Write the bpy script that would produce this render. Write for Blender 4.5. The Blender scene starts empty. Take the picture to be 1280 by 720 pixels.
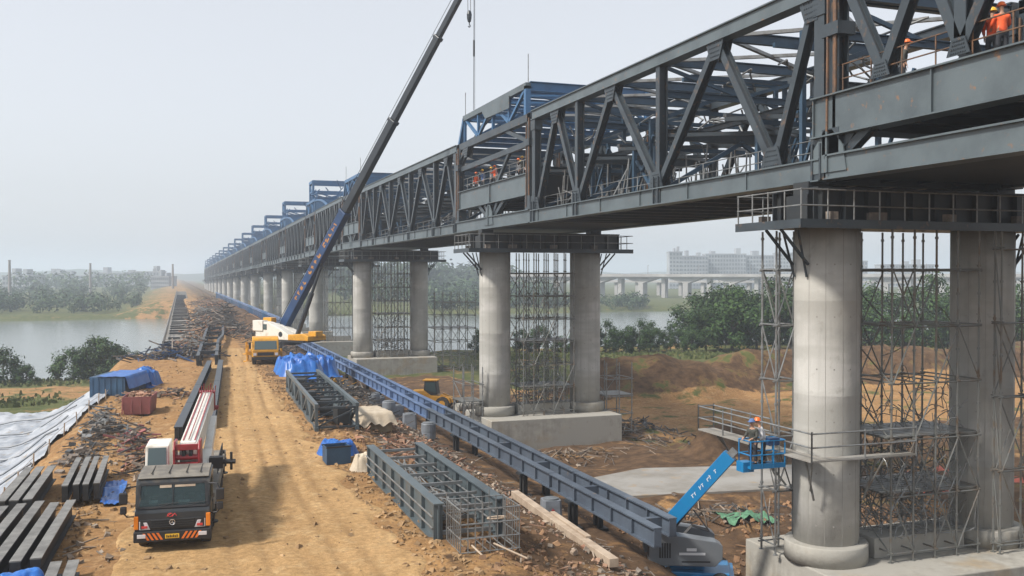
import bpy, bmesh, math, random
from math import sin, cos, pi, radians, atan2, sqrt, hypot
from mathutils import Vector as V, Matrix as MX, noise
random.seed(7)
R = random.Random(11)
sc = bpy.context.scene
COL = sc.collection

# ------------------------------------------------------------------ camera, sky, sun, exposure
CAMH = 8.5
cam_d = bpy.data.cameras.new('camera'); cam = bpy.data.objects.new('camera', cam_d); COL.objects.link(cam)
cam.location = (0, 0, CAMH)
TH = math.atan(425 / 1200); PT = math.atan(17 / 1200)
cam.rotation_euler = (pi / 2 - PT, 0, -TH)
cam_d.sensor_width = 36; cam_d.lens = 33.75; cam_d.clip_end = 20000; cam_d.clip_start = .1
sc.camera = cam
SUN_AZ = math.atan2(-.93, -.12); SUN_EL = radians(47)
w = bpy.data.worlds.new('World'); sc.world = w; w.use_nodes = True
nt = w.node_tree; bg = nt.nodes['Background']
sky = nt.nodes.new('ShaderNodeTexSky'); sky.sky_type = 'NISHITA'; sky.sun_disc = False
sky.sun_elevation = SUN_EL; sky.sun_rotation = SUN_AZ
sky.air_density = 1.2; sky.dust_density = 2.2; sky.ozone_density = 3.5
hsv = nt.nodes.new('ShaderNodeHueSaturation'); hsv.inputs['Saturation'].default_value = .32
nt.links.new(sky.outputs[0], hsv.inputs['Color'])
veil = nt.nodes.new('ShaderNodeMix'); veil.data_type = 'RGBA'; veil.inputs[0].default_value = .6; veil.inputs[7].default_value = (3.05, 3.15, 3.36, 1)   # even high haze over the clear sky
nt.links.new(hsv.outputs[0], veil.inputs[6]); nt.links.new(veil.outputs[2], bg.inputs[0]); bg.inputs[1].default_value = .15
sd = bpy.data.lights.new('sun', 'SUN'); so = bpy.data.objects.new('sun', sd); COL.objects.link(so)
sd.energy = 3.3; sd.angle = radians(7); sd.color = (1, .94, .86)
sdir = V((sin(SUN_AZ) * cos(SUN_EL), cos(SUN_AZ) * cos(SUN_EL), sin(SUN_EL)))
so.rotation_euler = sdir.to_track_quat('Z', 'Y').to_euler()
sc.view_settings.view_transform = 'Standard'; sc.view_settings.look = 'None'
sc.view_settings.exposure = 0.62; sc.view_settings.gamma = 1
sc.render.engine = 'CYCLES'
cy = sc.cycles
cy.use_denoising = True
cy.max_bounces = 5; cy.diffuse_bounces = 1; cy.glossy_bounces = 2; cy.transmission_bounces = 2
cy.volume_bounces = 1; cy.transparent_max_bounces = 8; cy.caustics_reflective = False; cy.caustics_refractive = False

# ------------------------------------------------------------------ mesh helpers
class MB:
    def __init__(s): s.v = []; s.f = []; s.m = []; s.cm = 0
    def poly(s, pts):
        n = len(s.v); s.v += [tuple(p) for p in pts]; s.f.append(tuple(range(n, n + len(pts)))); s.m.append(s.cm)
    def hexa(s, p):
        n = len(s.v); s.v += [tuple(q) for q in p]
        for f in ((0, 3, 2, 1), (4, 5, 6, 7), (0, 1, 5, 4), (1, 2, 6, 5), (2, 3, 7, 6), (3, 0, 4, 7)):
            s.f.append(tuple(n + i for i in f)); s.m.append(s.cm)
        return s
    def box(s, x0, x1, y0, y1, z0, z1):
        return s.hexa([(x0, y0, z0), (x1, y0, z0), (x1, y1, z0), (x0, y1, z0), (x0, y0, z1), (x1, y0, z1), (x1, y1, z1), (x0, y1, z1)])
    def obox(s, c, sx, sy, sz, rz=0, rx=0, ry=0):
        M = MX.Translation(c) @ MX.Rotation(rz, 4, 'Z') @ MX.Rotation(ry, 4, 'Y') @ MX.Rotation(rx, 4, 'X')
        a, b, d = sx / 2, sy / 2, sz / 2
        return s.hexa([M @ V(q) for q in ((-a, -b, -d), (a, -b, -d), (a, b, -d), (-a, b, -d), (-a, -b, d), (a, -b, d), (a, b, d), (-a, b, d))])
    def _frame(s, p, q, up):
        p = V(p); q = V(q); d = (q - p).normalized(); u = V(up)
        if abs(d.dot(u)) > .98: u = V((1, 0, 0))
        a = d.cross(u).normalized(); b = a.cross(d).normalized()
        return p, q, a, b
    def bar(s, p, q, wd, h, up=(0, 0, 1)):
        p, q, a, b = s._frame(p, q, up); a = a * wd / 2; b = b * h / 2
        return s.hexa([p - a - b, p + a - b, q + a - b, q - a - b, p - a + b, p + a + b, q + a + b, q - a + b])
    def ibar(s, p, q, wd, h, t=.05, up=(0, 0, 1)):
        # web along b (up), flanges wide along a
        p, q, a, b = s._frame(p, q, up)
        o = b * (h / 2 - t / 2)
        s.bar(p + o, q + o, wd, t, b); s.bar(p - o, q - o, wd, t, b); s.bar(p, q, t, h - 2 * t, b)
        return s
    def tube(s, p, q, r, n=6, r2=None, cap=True):
        p, q, a, b = s._frame(p, q, (0, 0, 1)); r2 = r if r2 is None else r2
        k = len(s.v)
        for c, rr in ((p, r), (q, r2)):
            for i in range(n):
                t = 2 * pi * i / n; s.v.append(tuple(c + a * cos(t) * rr + b * sin(t) * rr))
        for i in range(n):
            j = (i + 1) % n; s.f.append((k + i, k + j, k + n + j, k + n + i)); s.m.append(s.cm)
        if cap:
            s.f.append(tuple(k + n - 1 - i for i in range(n))); s.m.append(s.cm)
            s.f.append(tuple(k + n + i for i in range(n))); s.m.append(s.cm)
        return s
    def path(s, pts, r, n=5):
        for a, b in zip(pts, pts[1:]): s.tube(a, b, r, n)
        return s
    def lathe(s, c, prof, n=24):
        k = len(s.v); c = V(c)
        for r, z in prof:
            for i in range(n):
                t = 2 * pi * i / n; s.v.append((c.x + r * cos(t), c.y + r * sin(t), c.z + z))
        for a in range(len(prof) - 1):
            for i in range(n):
                j = (i + 1) % n
                s.f.append((k + a * n + i, k + a * n + j, k + a * n + n + j, k + a * n + n + i)); s.m.append(s.cm)
        s.f.append(tuple(k + n - 1 - i for i in range(n))); s.m.append(s.cm)
        e = k + (len(prof) - 1) * n; s.f.append(tuple(e + i for i in range(n))); s.m.append(s.cm)
        return s
    def prism(s, poly, axis, a, b):
        # poly in the other two coordinates (x,y / y,z / x,z), extruded along axis from a to b
        def P(u, w_, t): return {'x': (t, u, w_), 'y': (u, t, w_), 'z': (u, w_, t)}[axis]
        n = len(poly); k = len(s.v)
        s.v += [P(u, w_, a) for u, w_ in poly] + [P(u, w_, b) for u, w_ in poly]
        s.f.append(tuple(k + i for i in range(n))); s.m.append(s.cm)
        s.f.append(tuple(k + n + n - 1 - i for i in range(n))); s.m.append(s.cm)
        for i in range(n):
            j = (i + 1) % n; s.f.append((k + j, k + i, k + n + i, k + n + j)); s.m.append(s.cm)
        return s
    def grid(s, nx, ny, fn):
        k = len(s.v)
        for j in range(ny):
            for i in range(nx): s.v.append(tuple(fn(i / (nx - 1), j / (ny - 1))))
        for j in range(ny - 1):
            for i in range(nx - 1):
                a = k + j * nx + i; s.f.append((a, a + 1, a + nx + 1, a + nx)); s.m.append(s.cm)
        return s
    def xf(s, M):
        s.v = [tuple(M @ V(p)) for p in s.v]; return s
    def mesh(s, name, mats, smooth=False):
        me = bpy.data.meshes.new(name); me.from_pydata(s.v, [], s.f); me.update()
        bm = bmesh.new(); bm.from_mesh(me); bmesh.ops.recalc_face_normals(bm, faces=bm.faces); bm.to_mesh(me); bm.free()
        for m in (mats if isinstance(mats, (list, tuple)) else [mats]): me.materials.append(m)
        if isinstance(mats, (list, tuple)) and len(mats) > 1: me.polygons.foreach_set('material_index', s.m)
        if smooth: me.polygons.foreach_set('use_smooth', [True] * len(me.polygons))
        return me
    def build(s, name, mats, parent=None, smooth=False, bevel=0):
        o = bpy.data.objects.new(name, s.mesh(name, mats, smooth)); COL.objects.link(o)
        if parent is not None: o.parent = parent
        if bevel:
            b = o.modifiers.new('bevel', 'BEVEL'); b.width = bevel; b.segments = 2; b.limit_method = 'ANGLE'; b.angle_limit = radians(40)
        if smooth == 'auto':
            pass
        return o

def tag(o, label, cat, group=None):
    o['label'] = label; o['category'] = cat
    if group: o['group'] = group
    return o
def thing(name, label, cat, loc=(0, 0, 0), rz=0, group=None):
    o = bpy.data.objects.new(name, None); COL.objects.link(o); o.location = loc; o.rotation_euler = (0, 0, rz); o.empty_display_size = .2
    return tag(o, label, cat, group)
def struct(o, kind='structure'): o['kind'] = kind; return o
def dup(root, loc=None, rz=None, label=None, group=None):
    r = root.copy(); COL.objects.link(r)
    if loc is not None: r.location = loc
    if rz is not None: r.rotation_euler = (r.rotation_euler.x, r.rotation_euler.y, rz)
    if label: r['label'] = label
    if group: r['group'] = group
    for ch in list(root.children):
        c = ch.copy(); COL.objects.link(c); c.parent = r
        for g in list(ch.children):
            d = g.copy(); COL.objects.link(d); d.parent = c
    return r
ORD = ['first', 'second', 'third', 'fourth', 'fifth', 'sixth', 'seventh', 'eighth', 'ninth', 'tenth', 'eleventh', 'twelfth', 'thirteenth', 'fourteenth', 'fifteenth', 'sixteenth', 'seventeenth', 'eighteenth']

# ------------------------------------------------------------------ materials
def mat(name, col, rough=.7, metal=0, col2=None, scale=2.0, mix=(.4, .65), bump=0, bscale=20, col3=None, scale3=.4, mix3=(.5, .7), spec=.5, streak=0, island=0):
    m = bpy.data.materials.new(name); m.use_nodes = True; n = m.node_tree.nodes; L = m.node_tree.links
    b = n['Principled BSDF']; b.inputs['Roughness'].default_value = rough; b.inputs['Metallic'].default_value = metal
    b.inputs['Specular IOR Level'].default_value = spec
    geo = n.new('ShaderNodeNewGeometry'); pos = geo.outputs['Position']
    def ramp(sock, lo, hi):
        r = n.new('ShaderNodeMapRange'); r.inputs[1].default_value = lo; r.inputs[2].default_value = hi; L.new(sock, r.inputs[0]); return r.outputs[0]
    def nz(sc_, det=6, vec=None, rg=.6):
        t = n.new('ShaderNodeTexNoise'); t.inputs['Scale'].default_value = sc_; t.inputs['Detail'].default_value = det; t.inputs['Roughness'].default_value = rg
        L.new(vec or pos, t.inputs['Vector']); return t.outputs['Fac']
    def mixc(f, a, c):
        x = n.new('ShaderNodeMix'); x.data_type = 'RGBA'; L.new(f, x.inputs[0])
        for s_, i in ((a, 6), (c, 7)):
            if isinstance(s_, tuple): x.inputs[i].default_value = (*s_, 1)
            else: L.new(s_, x.inputs[i])
        return x.outputs[2]
    cur = tuple(col)
    if col2: cur = mixc(ramp(nz(scale), *mix), cur, tuple(col2))
    if col3: cur = mixc(ramp(nz(scale3, 4), *mix3), cur, tuple(col3))
    if streak:
        mp = n.new('ShaderNodeMapping'); mp.inputs['Scale'].default_value = (2.2, 2.2, .12); L.new(pos, mp.inputs[0])
        f = ramp(nz(1.2, 6, mp.outputs[0]), .45, .75)
        mu = n.new('ShaderNodeMath'); mu.operation = 'MULTIPLY'; mu.inputs[1].default_value = streak; L.new(f, mu.inputs[0])
        cur = mixc(mu.outputs[0], cur, tuple(c * .5 for c in col))
    if streak:
        mp = n.new('ShaderNodeMapping'); mp.inputs['Scale'].default_value = (.12, .12, .55); L.new(pos, mp.inputs[0])
        cur = mixc(ramp(nz(1.0, 3, mp.outputs[0]), .44, .56), cur, tuple(c * .85 for c in col))
        cur = mixc(ramp(nz(1.9, 9), .6, .82), cur, (col[0] * .62, col[1] * .6, col[2] * .57))
    if island:
        hs = n.new('ShaderNodeHueSaturation'); r = n.new('ShaderNodeMapRange'); L.new(geo.outputs['Random Per Island'], r.inputs[0])
        r.inputs[3].default_value = 1 - island; r.inputs[4].default_value = 1 + island
        L.new(r.outputs[0], hs.inputs['Value'])
        if isinstance(cur, tuple): hs.inputs['Color'].default_value = (*cur, 1)
        else: L.new(cur, hs.inputs['Color'])
        cur = hs.outputs[0]
    if isinstance(cur, tuple): b.inputs['Base Color'].default_value = (*cur, 1)
    else: L.new(cur, b.inputs['Base Color'])
    if bump:
        bp = n.new('ShaderNodeBump'); bp.inputs['Strength'].default_value = bump; bp.inputs['Distance'].default_value = .05
        L.new(nz(bscale, 8), bp.inputs['Height']); L.new(bp.outputs[0], b.inputs['Normal'])
    return m
M = {}
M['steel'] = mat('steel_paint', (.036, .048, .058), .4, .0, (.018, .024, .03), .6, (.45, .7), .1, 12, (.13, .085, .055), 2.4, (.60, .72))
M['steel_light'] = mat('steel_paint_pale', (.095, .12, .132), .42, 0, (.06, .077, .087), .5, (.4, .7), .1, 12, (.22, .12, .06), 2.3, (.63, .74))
M['steel_dark'] = mat('steel_dark', (.016, .02, .024), .5, 0, (.03, .03, .028), 1.0, (.4, .7), .1, 9)
M['steel_blue'] = mat('steel_blue_paint', (.035, .075, .125), .45, 0, (.025, .05, .08), .7, (.4, .7), .1, 12)
M['bright_blue'] = mat('blue_frame_paint', (.04, .125, .26), .45, 0, (.035, .085, .17), .8, (.45, .7))
M['rail_blue'] = mat('girder_blue_grey', (.12, .19, .35), .45, 0, (.08, .12, .20), .5, (.35, .65), .1, 10, (.20, .15, .11), 1.3, (.68, .8))
M['rail_grey'] = mat('girder_grey', (.095, .12, .155), .42, 0, (.06, .075, .10), .5, (.35, .65), .1, 10, (.20, .15, .11), 1.3, (.66, .8))
M['rust'] = mat('rusty_steel', (.16, .085, .045), .8, 0, (.07, .05, .04), 2.5, (.4, .6), .3, 30)
M['galv'] = mat('galvanised_tube', (.26, .27, .27), .45, .5, (.15, .14, .13), 2.0, (.45, .7))
M['tube_dark'] = mat('scaffold_tube', (.19, .195, .185), .5, .4, (.17, .12, .08), 1.5, (.5, .7))
M['concrete'] = mat('pier_concrete', (.43, .42, .385), .85, 0, (.33, .325, .30), 1.1, (.35, .7), .25, 14, (.48, .47, .44), .35, (.45, .6), .3, .4)
M['seam'] = mat('formwork_seam', (.27, .26, .235), .9)
M['concrete2'] = mat('cap_concrete', (.40, .385, .345), .9, 0, (.29, .275, .24), 1.6, (.35, .65), .3, 10, (.33, .27, .19), .5, (.5, .7), .3, .5)
M['slab'] = mat('slab_concrete', (.30, .29, .27), .85, 0, (.22, .205, .18), .35, (.4, .6), .2, 10, (.30, .24, .17), .9, (.58, .7))
M['white'] = mat('white_paint', (.68, .66, .60), .4, 0, (.45, .41, .34), 1.8, (.5, .75))
M['red'] = mat('red_paint', (.30, .025, .03), .4, 0, (.14, .02, .02), 3, (.45, .7))
M['yellow'] = mat('yellow_paint', (.62, .30, .02), .45, 0, (.35, .17, .03), 2, (.5, .75))
M['orange'] = mat('orange_paint', (.75, .17, .02), .5)
M['cab'] = mat('cab_dark_paint', (.022, .026, .03), .28, 0, (.10, .08, .055), 1.7, (.5, .78))
M['roofdust'] = mat('dusty_roof', (.22, .20, .165), .7, 0, (.13, .12, .105), 1.5, (.4, .6))
M['glass'] = mat('dark_glass', (.05, .085, .09), .05, 0, spec=.9)
gm = bpy.data.materials.new('windscreen_glass'); gm.use_nodes = True; _n = gm.node_tree.nodes; _l = gm.node_tree.links
_t = _n.new('ShaderNodeBsdfTransparent'); _t.inputs[0].default_value = (.62, .72, .72, 1); _m = _n.new('ShaderNodeMixShader'); _m.inputs[0].default_value = .3
_g = _n['Principled BSDF']; _g.inputs['Base Color'].default_value = (.06, .10, .11, 1); _g.inputs['Roughness'].default_value = .04; _g.inputs['Specular IOR Level'].default_value = .9
_l.new(_t.outputs[0], _m.inputs[1]); _l.new(_g.outputs[0], _m.inputs[2]); _l.new(_m.outputs[0], _n['Material Output'].inputs['Surface']); M['screen'] = gm
M['rubber'] = mat('tyre_rubber', (.022, .021, .02), .85, 0, (.09, .065, .04), 3, (.45, .7))
M['black'] = mat('black_plastic', (.018, .018, .02), .55)
M['lamp'] = mat('headlamp_lens', (.62, .60, .62), .12)
M['lampred'] = mat('tail_lens', (.55, .05, .05), .15)
M['amber'] = mat('amber_lens', (.75, .22, .02), .2)
M['chrome'] = mat('chrome_badge', (.6, .6, .62), .25, .8)
M['plate'] = mat('yellow_plate', (.72, .43, .03), .5)
M['boomblue'] = mat('boom_blue', (.014, .05, .14), .35, 0, (.014, .035, .085), .6, (.4, .7))
M['boomdark'] = mat('boom_dark', (.014, .02, .028), .4, 0, (.022, .028, .035), .4, (.4, .6))
M['boomcream'] = mat('boom_lettering', (.50, .22, .04), .6)
M['liftblue'] = mat('lift_blue', (.008, .17, .38), .35, 0, (.02, .12, .33), 1.5, (.5, .75))
M['hood'] = mat('lift_hood_grey', (.14, .155, .17), .4, 0, (.16, .17, .18), 1, (.4, .7))
M['tarp'] = mat('blue_tarp', (.01, .085, .34), .38, 0, (.015, .13, .43), 1.2, (.4, .6), .25, 7)
M['beigetarp'] = mat('beige_tarp', (.50, .43, .33), .8, 0, (.40, .33, .24), 1.5, (.4, .6), .4, 8)
M['whitetarp'] = mat('white_sheet', (.36, .38, .41), .6, 0, (.22, .245, .28), .6, (.4, .62), .5, 5, (.22, .17, .11), 1.6, (.58, .72))
M['crate'] = mat('crate_wood', (.44, .33, .20), .8, 0, (.34, .25, .15), 2, (.4, .6))
M['timber'] = mat('timber', (.45, .36, .27), .8, 0, (.34, .26, .19), 1.6, (.4, .6), .4, 25)
M['container'] = mat('container_blue', (.02, .055, .11), .5, 0, (.03, .09, .17), 1, (.4, .7))
M['skip'] = mat('skip_red', (.30, .10, .10), .6, 0, (.22, .085, .08), 1.5, (.4, .7))
M['drum'] = mat('grey_drum', (.20, .22, .25), .5, 0, (.13, .14, .15), 2, (.4, .7))
M['beamtop'] = mat('stacked_beam', (.20, .195, .18), .5, 0, (.10, .095, .088), 2.2, (.35, .65), .2, 20)
M['skin'] = mat('skin', (.42, .24, .16), .6)
M['vest'] = mat('orange_jacket', (.85, .13, .03), .7, 0, (.65, .08, .02), 5, (.4, .6))
M['clothdark'] = mat('dark_jacket', (.03, .035, .03), .8, 0, (.06, .06, .05), 4, (.4, .6))
M['clothwhite'] = mat('white_shirt', (.65, .65, .66), .8)
M['clothblue'] = mat('blue_shirt', (.08, .14, .30), .8)
M['trouser'] = mat('dark_trousers', (.025, .028, .035), .85)
M['haty'] = mat('yellow_helmet', (.8, .45, .03), .35)
M['hato'] = mat('orange_helmet', (.8, .16, .03), .35)
M['building'] = mat('far_building', (.36, .38, .40), .8, 0, (.27, .28, .30), .05, (.4, .6))
M['bwin'] = mat('far_window', (.10, .12, .14), .3)
M['viaduct'] = mat('viaduct_concrete', (.40, .39, .37), .85, 0, (.30, .29, .28), .08, (.4, .6))
M['brick'] = mat('chimney_brick', (.24, .22, .21), .9)
M['bark'] = mat('bark', (.09, .07, .05), .95, 0, (.05, .04, .03), 4, (.4, .6))
M['scrap'] = mat('scrap_metal', (.12, .10, .085), .7, 0, (.21, .175, .14), 2.5, (.45, .65), island=.5)
M['scrapdark'] = mat('scrap_dark', (.045, .05, .055), .7, 0, (.12, .095, .075), 1.5, (.5, .65), island=.5)
M['rubble'] = mat('broken_rubble', (.29, .24, .19), .9, 0, (.19, .14, .10), 1.2, (.4, .6), island=.45)
M['redrubble'] = mat('red_rubble', (.26, .125, .075), .9, 0, (.34, .22, .15), 2, (.4, .6), island=.45)

def leafmat(name, c1, c2):
    m = bpy.data.materials.new(name); m.use_nodes = True; n = m.node_tree.nodes; L = m.node_tree.links; b = n['Principled BSDF']
    g = n.new('ShaderNodeNewGeometry'); x = n.new('ShaderNodeMix'); x.data_type = 'RGBA'
    x.inputs[6].default_value = (*c1, 1); x.inputs[7].default_value = (*c2, 1); L.new(g.outputs['Random Per Island'], x.inputs[0])
    oi = n.new('ShaderNodeObjectInfo'); hs = n.new('ShaderNodeHueSaturation'); r = n.new('ShaderNodeMapRange'); r.inputs[3].default_value = .75; r.inputs[4].default_value = 1.3
    L.new(oi.outputs['Random'], r.inputs[0]); L.new(r.outputs[0], hs.inputs['Value']); L.new(x.outputs[2], hs.inputs['Color'])
    L.new(hs.outputs[0], b.inputs['Base Color']); b.inputs['Roughness'].default_value = .65; b.inputs['Specular IOR Level'].default_value = .25
    return m
M['leaf'] = leafmat('leaves', (.012, .036, .009), (.045, .085, .02))
M['leaf2'] = leafmat('leaves_far', (.018, .04, .014), (.045, .075, .028))

# ground shader: dirt, red earth, grass by noise and by place
def groundmat(name, a, b_, c, grass=None, gl=None):
    m = bpy.data.materials.new(name); m.use_nodes = True; n = m.node_tree.nodes; L = m.node_tree.links; p = n['Principled BSDF']
    p.inputs['Roughness'].default_value = .95; p.inputs['Specular IOR Level'].default_value = .15
    g = n.new('ShaderNodeNewGeometry'); pos = g.outputs['Position']
    def nz(s, d=8, rg=.65):
        t = n.new('ShaderNodeTexNoise'); t.inputs['Scale'].default_value = s; t.inputs['Detail'].default_value = d; t.inputs['Roughness'].default_value = rg; L.new(pos, t.inputs['Vector']); return t.outputs['Fac']
    def rg(s, lo, hi, o0=0, o1=1):
        r = n.new('ShaderNodeMapRange'); r.inputs[1].default_value = lo; r.inputs[2].default_value = hi; r.inputs[3].default_value = o0; r.inputs[4].default_value = o1; L.new(s, r.inputs[0]); return r.outputs[0]
    def mx(f, u, v_):
        x = n.new('ShaderNodeMix'); x.data_type = 'RGBA'; L.new(f, x.inputs[0])
        for s_, i in ((u, 6), (v_, 7)):
            if isinstance(s_, tuple): x.inputs[i].default_value = (*s_, 1)
            else: L.new(s_, x.inputs[i])
        return x.outputs[2]
    def mul(u, v_):
        x = n.new('ShaderNodeMath'); x.operation = 'MULTIPLY'; L.new(u, x.inputs[0])
        if isinstance(v_, (int, float)): x.inputs[1].default_value = v_
        else: L.new(v_, x.inputs[1])
        return x.outputs[0]
    cur = mx(rg(nz(.22), .38, .62), a, b_)
    cur = mx(rg(nz(1.3), .5, .72), cur, c)
    fine = rg(nz(5, 12, .78), .3, .7, .55, 1.42)
    hs = n.new('ShaderNodeHueSaturation'); L.new(cur, hs.inputs['Color']); L.new(fine, hs.inputs['Value']); cur = hs.outputs[0]
    if grass:
        at = n.new('ShaderNodeAttribute'); at.attribute_name = 'grass'
        ad = n.new('ShaderNodeMath'); ad.operation = 'ADD'; L.new(at.outputs['Fac'], ad.inputs[0]); L.new(rg(nz(.35), .3, .7, -.45, .45), ad.inputs[1])
        gc = mx(rg(nz(.6), .35, .65), grass, gl)
        cur = mx(rg(ad.outputs[0], .42, .62), cur, gc)
        a2 = n.new('ShaderNodeAttribute'); a2.attribute_name = 'earth'
        ad2 = n.new('ShaderNodeMath'); ad2.operation = 'ADD'; L.new(a2.outputs['Fac'], ad2.inputs[0]); L.new(rg(nz(.5), .3, .7, -.4, .4), ad2.inputs[1])
        ec = mx(rg(nz(1.1), .35, .65), (.06, .037, .022), (.14, .085, .048))
        cur = mx(mul(rg(ad2.outputs[0], .4, .6), rg(ad.outputs[0], .42, .62, 1, 0)), cur, ec)
    at = n.new('ShaderNodeAttribute'); at.attribute_name = 'track'
    cur = mx(mul(at.outputs['Fac'], rg(nz(.9), .35, .6, .1, .75)), cur, (.235, .14, .062))
    L.new(cur, p.inputs['Base Color'])
    bp = n.new('ShaderNodeBump'); bp.inputs['Strength'].default_value = .7; bp.inputs['Distance'].default_value = .12
    L.new(nz(3.5, 12, .78), bp.inputs['Height']); L.new(bp.outputs[0], p.inputs['Normal'])
    return m
M['ground'] = groundmat('earth_ground', (.34, .195, .082), (.25, .14, .062), (.39, .255, .13), (.055, .075, .022), (.115, .115, .042))
M['road'] = groundmat('dirt_track', (.43, .27, .125), (.355, .22, .098), (.48, .33, .17))

# ------------------------------------------------------------------ terrain
def ss(a, b, x):
    t = min(1, max(0, (x - a) / (b - a))); return t * t * (3 - 2 * t)
def lerp(a, b, t): return a + (b - a) * t
def pw(x, pts):
    if x <= pts[0][0]: return pts[0][1]
    for (a, u), (b, v_) in zip(pts, pts[1:]):
        if x <= b: return u + (v_ - u) * ss(a, b, x)
    return pts[-1][1]
def n2(x, y, s, z=0): return noise.noise(V((x * s, y * s, z)))
def road_c(y): return lerp(2.6, 6.2, ss(25, 125, y))
def road_w(y): return lerp(4.4, 1.7, ss(25, 110, y))
def hbase(x, y):
    # near bank cross-section
    left = pw(x, [(-24, -2.3), (-15, -3.4), (-9.5, -2.6), (-4.6, -.1)])
    if y > 72:
        flat = pw(y, [(80, -2.4), (112, -4.3), (146, -6.2)]); e = lerp(-4.4, 3.6, ss(104, 124, y))
        left = lerp(left, lerp(flat, 0, ss(e - lerp(4, 6, ss(100, 130, y)), e, x)), ss(72, 96, y))
    right = pw(x, [(8.6, 0), (12.5, -.9), (17.5, -2.9), (22, -5.2), (26, -5.6), (60, -5.0), (120, -4.8)])
    z = left if x < (-3 if y < 100 else 5) else (right if x > 6 else 0)
    if x > 30:
        d = abs(y - (99 + 5 * n2(x, 0, .05))); k = ss(40, 48, x) * (1 - ss(120, 150, x))
        z += k * (1 - ss(1.0, 8, d)) * (4.0 + 1.6 * n2(x, y, .11) + .8 * n2(x, y, .45))
        d2 = hypot((x - 41) / 4.2, (y - 66) / 3.0); z += 1.9 * (1 - ss(.1, 1.1, d2))
    d3 = hypot((x - 30) / 5, (y - 45) / 4.0); z += .7 * (1 - ss(.2, 1.1, d3)) * (.7 + n2(x, y, .5))
    z = lerp(z, -5.22, ss(23, 25, x) * (1 - ss(43, 46, x)) * ss(49.5, 52, y) * (1 - ss(60, 62.5, y)))
    # river channel, causeway and far bank
    cw_half = 9.0
    cx = 13.5
    on = 1 - ss(cw_half, cw_half + 6, abs(x - cx))
    wob = 14 * n2(x, 3, .012) + 6 * n2(x, 9, .05)
    sh = -17 * (1 - ss(-2, 14, x)); near = ss(164 + sh + wob * .25, 178 + sh + wob * .25, y); far = ss(352 + wob, 372 + wob, y)
    riv = near * (1 - far)
    cz = lerp(0, -2.5, ss(15, 22, x))
    z = lerp(z, lerp(-10, cz, on), riv)
    fz = -5.2 + 1.6 * ss(380, 700, y) + 1.2 * n2(x, y, .006)
    fz = lerp(fz, cz - .4, (1 - ss(cw_half + 4, cw_half + 25, abs(x - cx))) * .9)
    z = lerp(z, fz, far)
    # spit of land on the right in mid river
    return z
def hroad(x, y):
    t = abs(x - road_c(y)) / road_w(y)
    return 1 - ss(.8, 1.15, t + .18 * n2(x, y, .45))
def h(x, y):
    z = hbase(x, y)
    if -60 < x < 130 and y < 175:
        k = 1 - .75 * hroad(x, y) * (1 - ss(112, 122, y))
        z += k * (.22 * n2(x, y, .33) + .12 * n2(x, y, .9, 4) + .07 * n2(x, y, 2.1, 8))
        if x > 19: z += .35 * n2(x, y, .22, 2) * ss(19, 24, x) * (1 - (1 - ss(44, 47, x)) * ss(48, 51, y) * (1 - ss(61, 64, y)))
    else:
        z += .35 * n2(x, y, .08)
    return z
def axis(segs):
    out = []
    for a, b, d in segs:
        n = max(1, round((b - a) / d)); out += [a + (b - a) * i / n for i in range(n)]
    return out + [segs[-1][1]]
XS = axis([(-6000, -800, 650), (-800, -160, 40), (-160, -40, 6), (-40, -12, 1.4), (-12, 24, .42), (24, 60, .9), (60, 150, 2.6), (150, 400, 12), (400, 1000, 50), (1000, 6000, 600)])
YS = axis([(-200, 0, 25), (0, 22, 3), (22, 60, .42), (60, 110, .8), (110, 180, 1.6), (180, 420, 5), (420, 800, 18), (800, 1600, 80), (1600, 9000, 700)])
def terrain():
    b = MB(); nx = len(XS)
    b.v = [(x, y, h(x, y)) for y in YS for x in XS]
    for j in range(len(YS) - 1):
        for i in range(nx - 1):
            a = j * nx + i; b.f.append((a, a + 1, a + nx + 1, a + nx)); b.m.append(0)
    me = b.mesh('ground', M['ground'], True)
    ga = me.attributes.new('grass', 'FLOAT', 'POINT'); ea = me.attributes.new('earth', 'FLOAT', 'POINT')
    gv = []; ev = []
    for x, y, z in b.v:
        g = 0.0
        if y > 340: g = .9 - .5 * (1 - ss(8, 40, abs(x - 11)))
        elif y > 128: g = .72 * (1 if abs(x - 8) > 14 else .25)
        elif x > 36: g = .32 + .6 * ss(102, 116, y)
        if x < -7 and y < 160:
            g = max(g, .35 + .6 * (1 - ss(2, 11, hypot((x + 17) * .7, (y - 95) * .5)))); g = max(g, .75 * ss(130, 150, y))
        gv.append(g)
        e = .15
        if x > 7.5: e = .45 + .25 * ss(9, 12, x)
        if x > 40 and z > -4.3 and y < 125: e = .95
        if hypot((x - 41) / 4.2, (y - 66) / 3) < 1.2: e = 1.2
        if x > 40 and 70 < y < 93: e = -.1
        if x > 36 and y > 106: e = .2
        ev.append(e)
    ga.data.foreach_set('value', gv); ea.data.foreach_set('value', ev)
    o = bpy.data.objects.new('ground', me); COL.objects.link(o); struct(o)
terrain()
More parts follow.
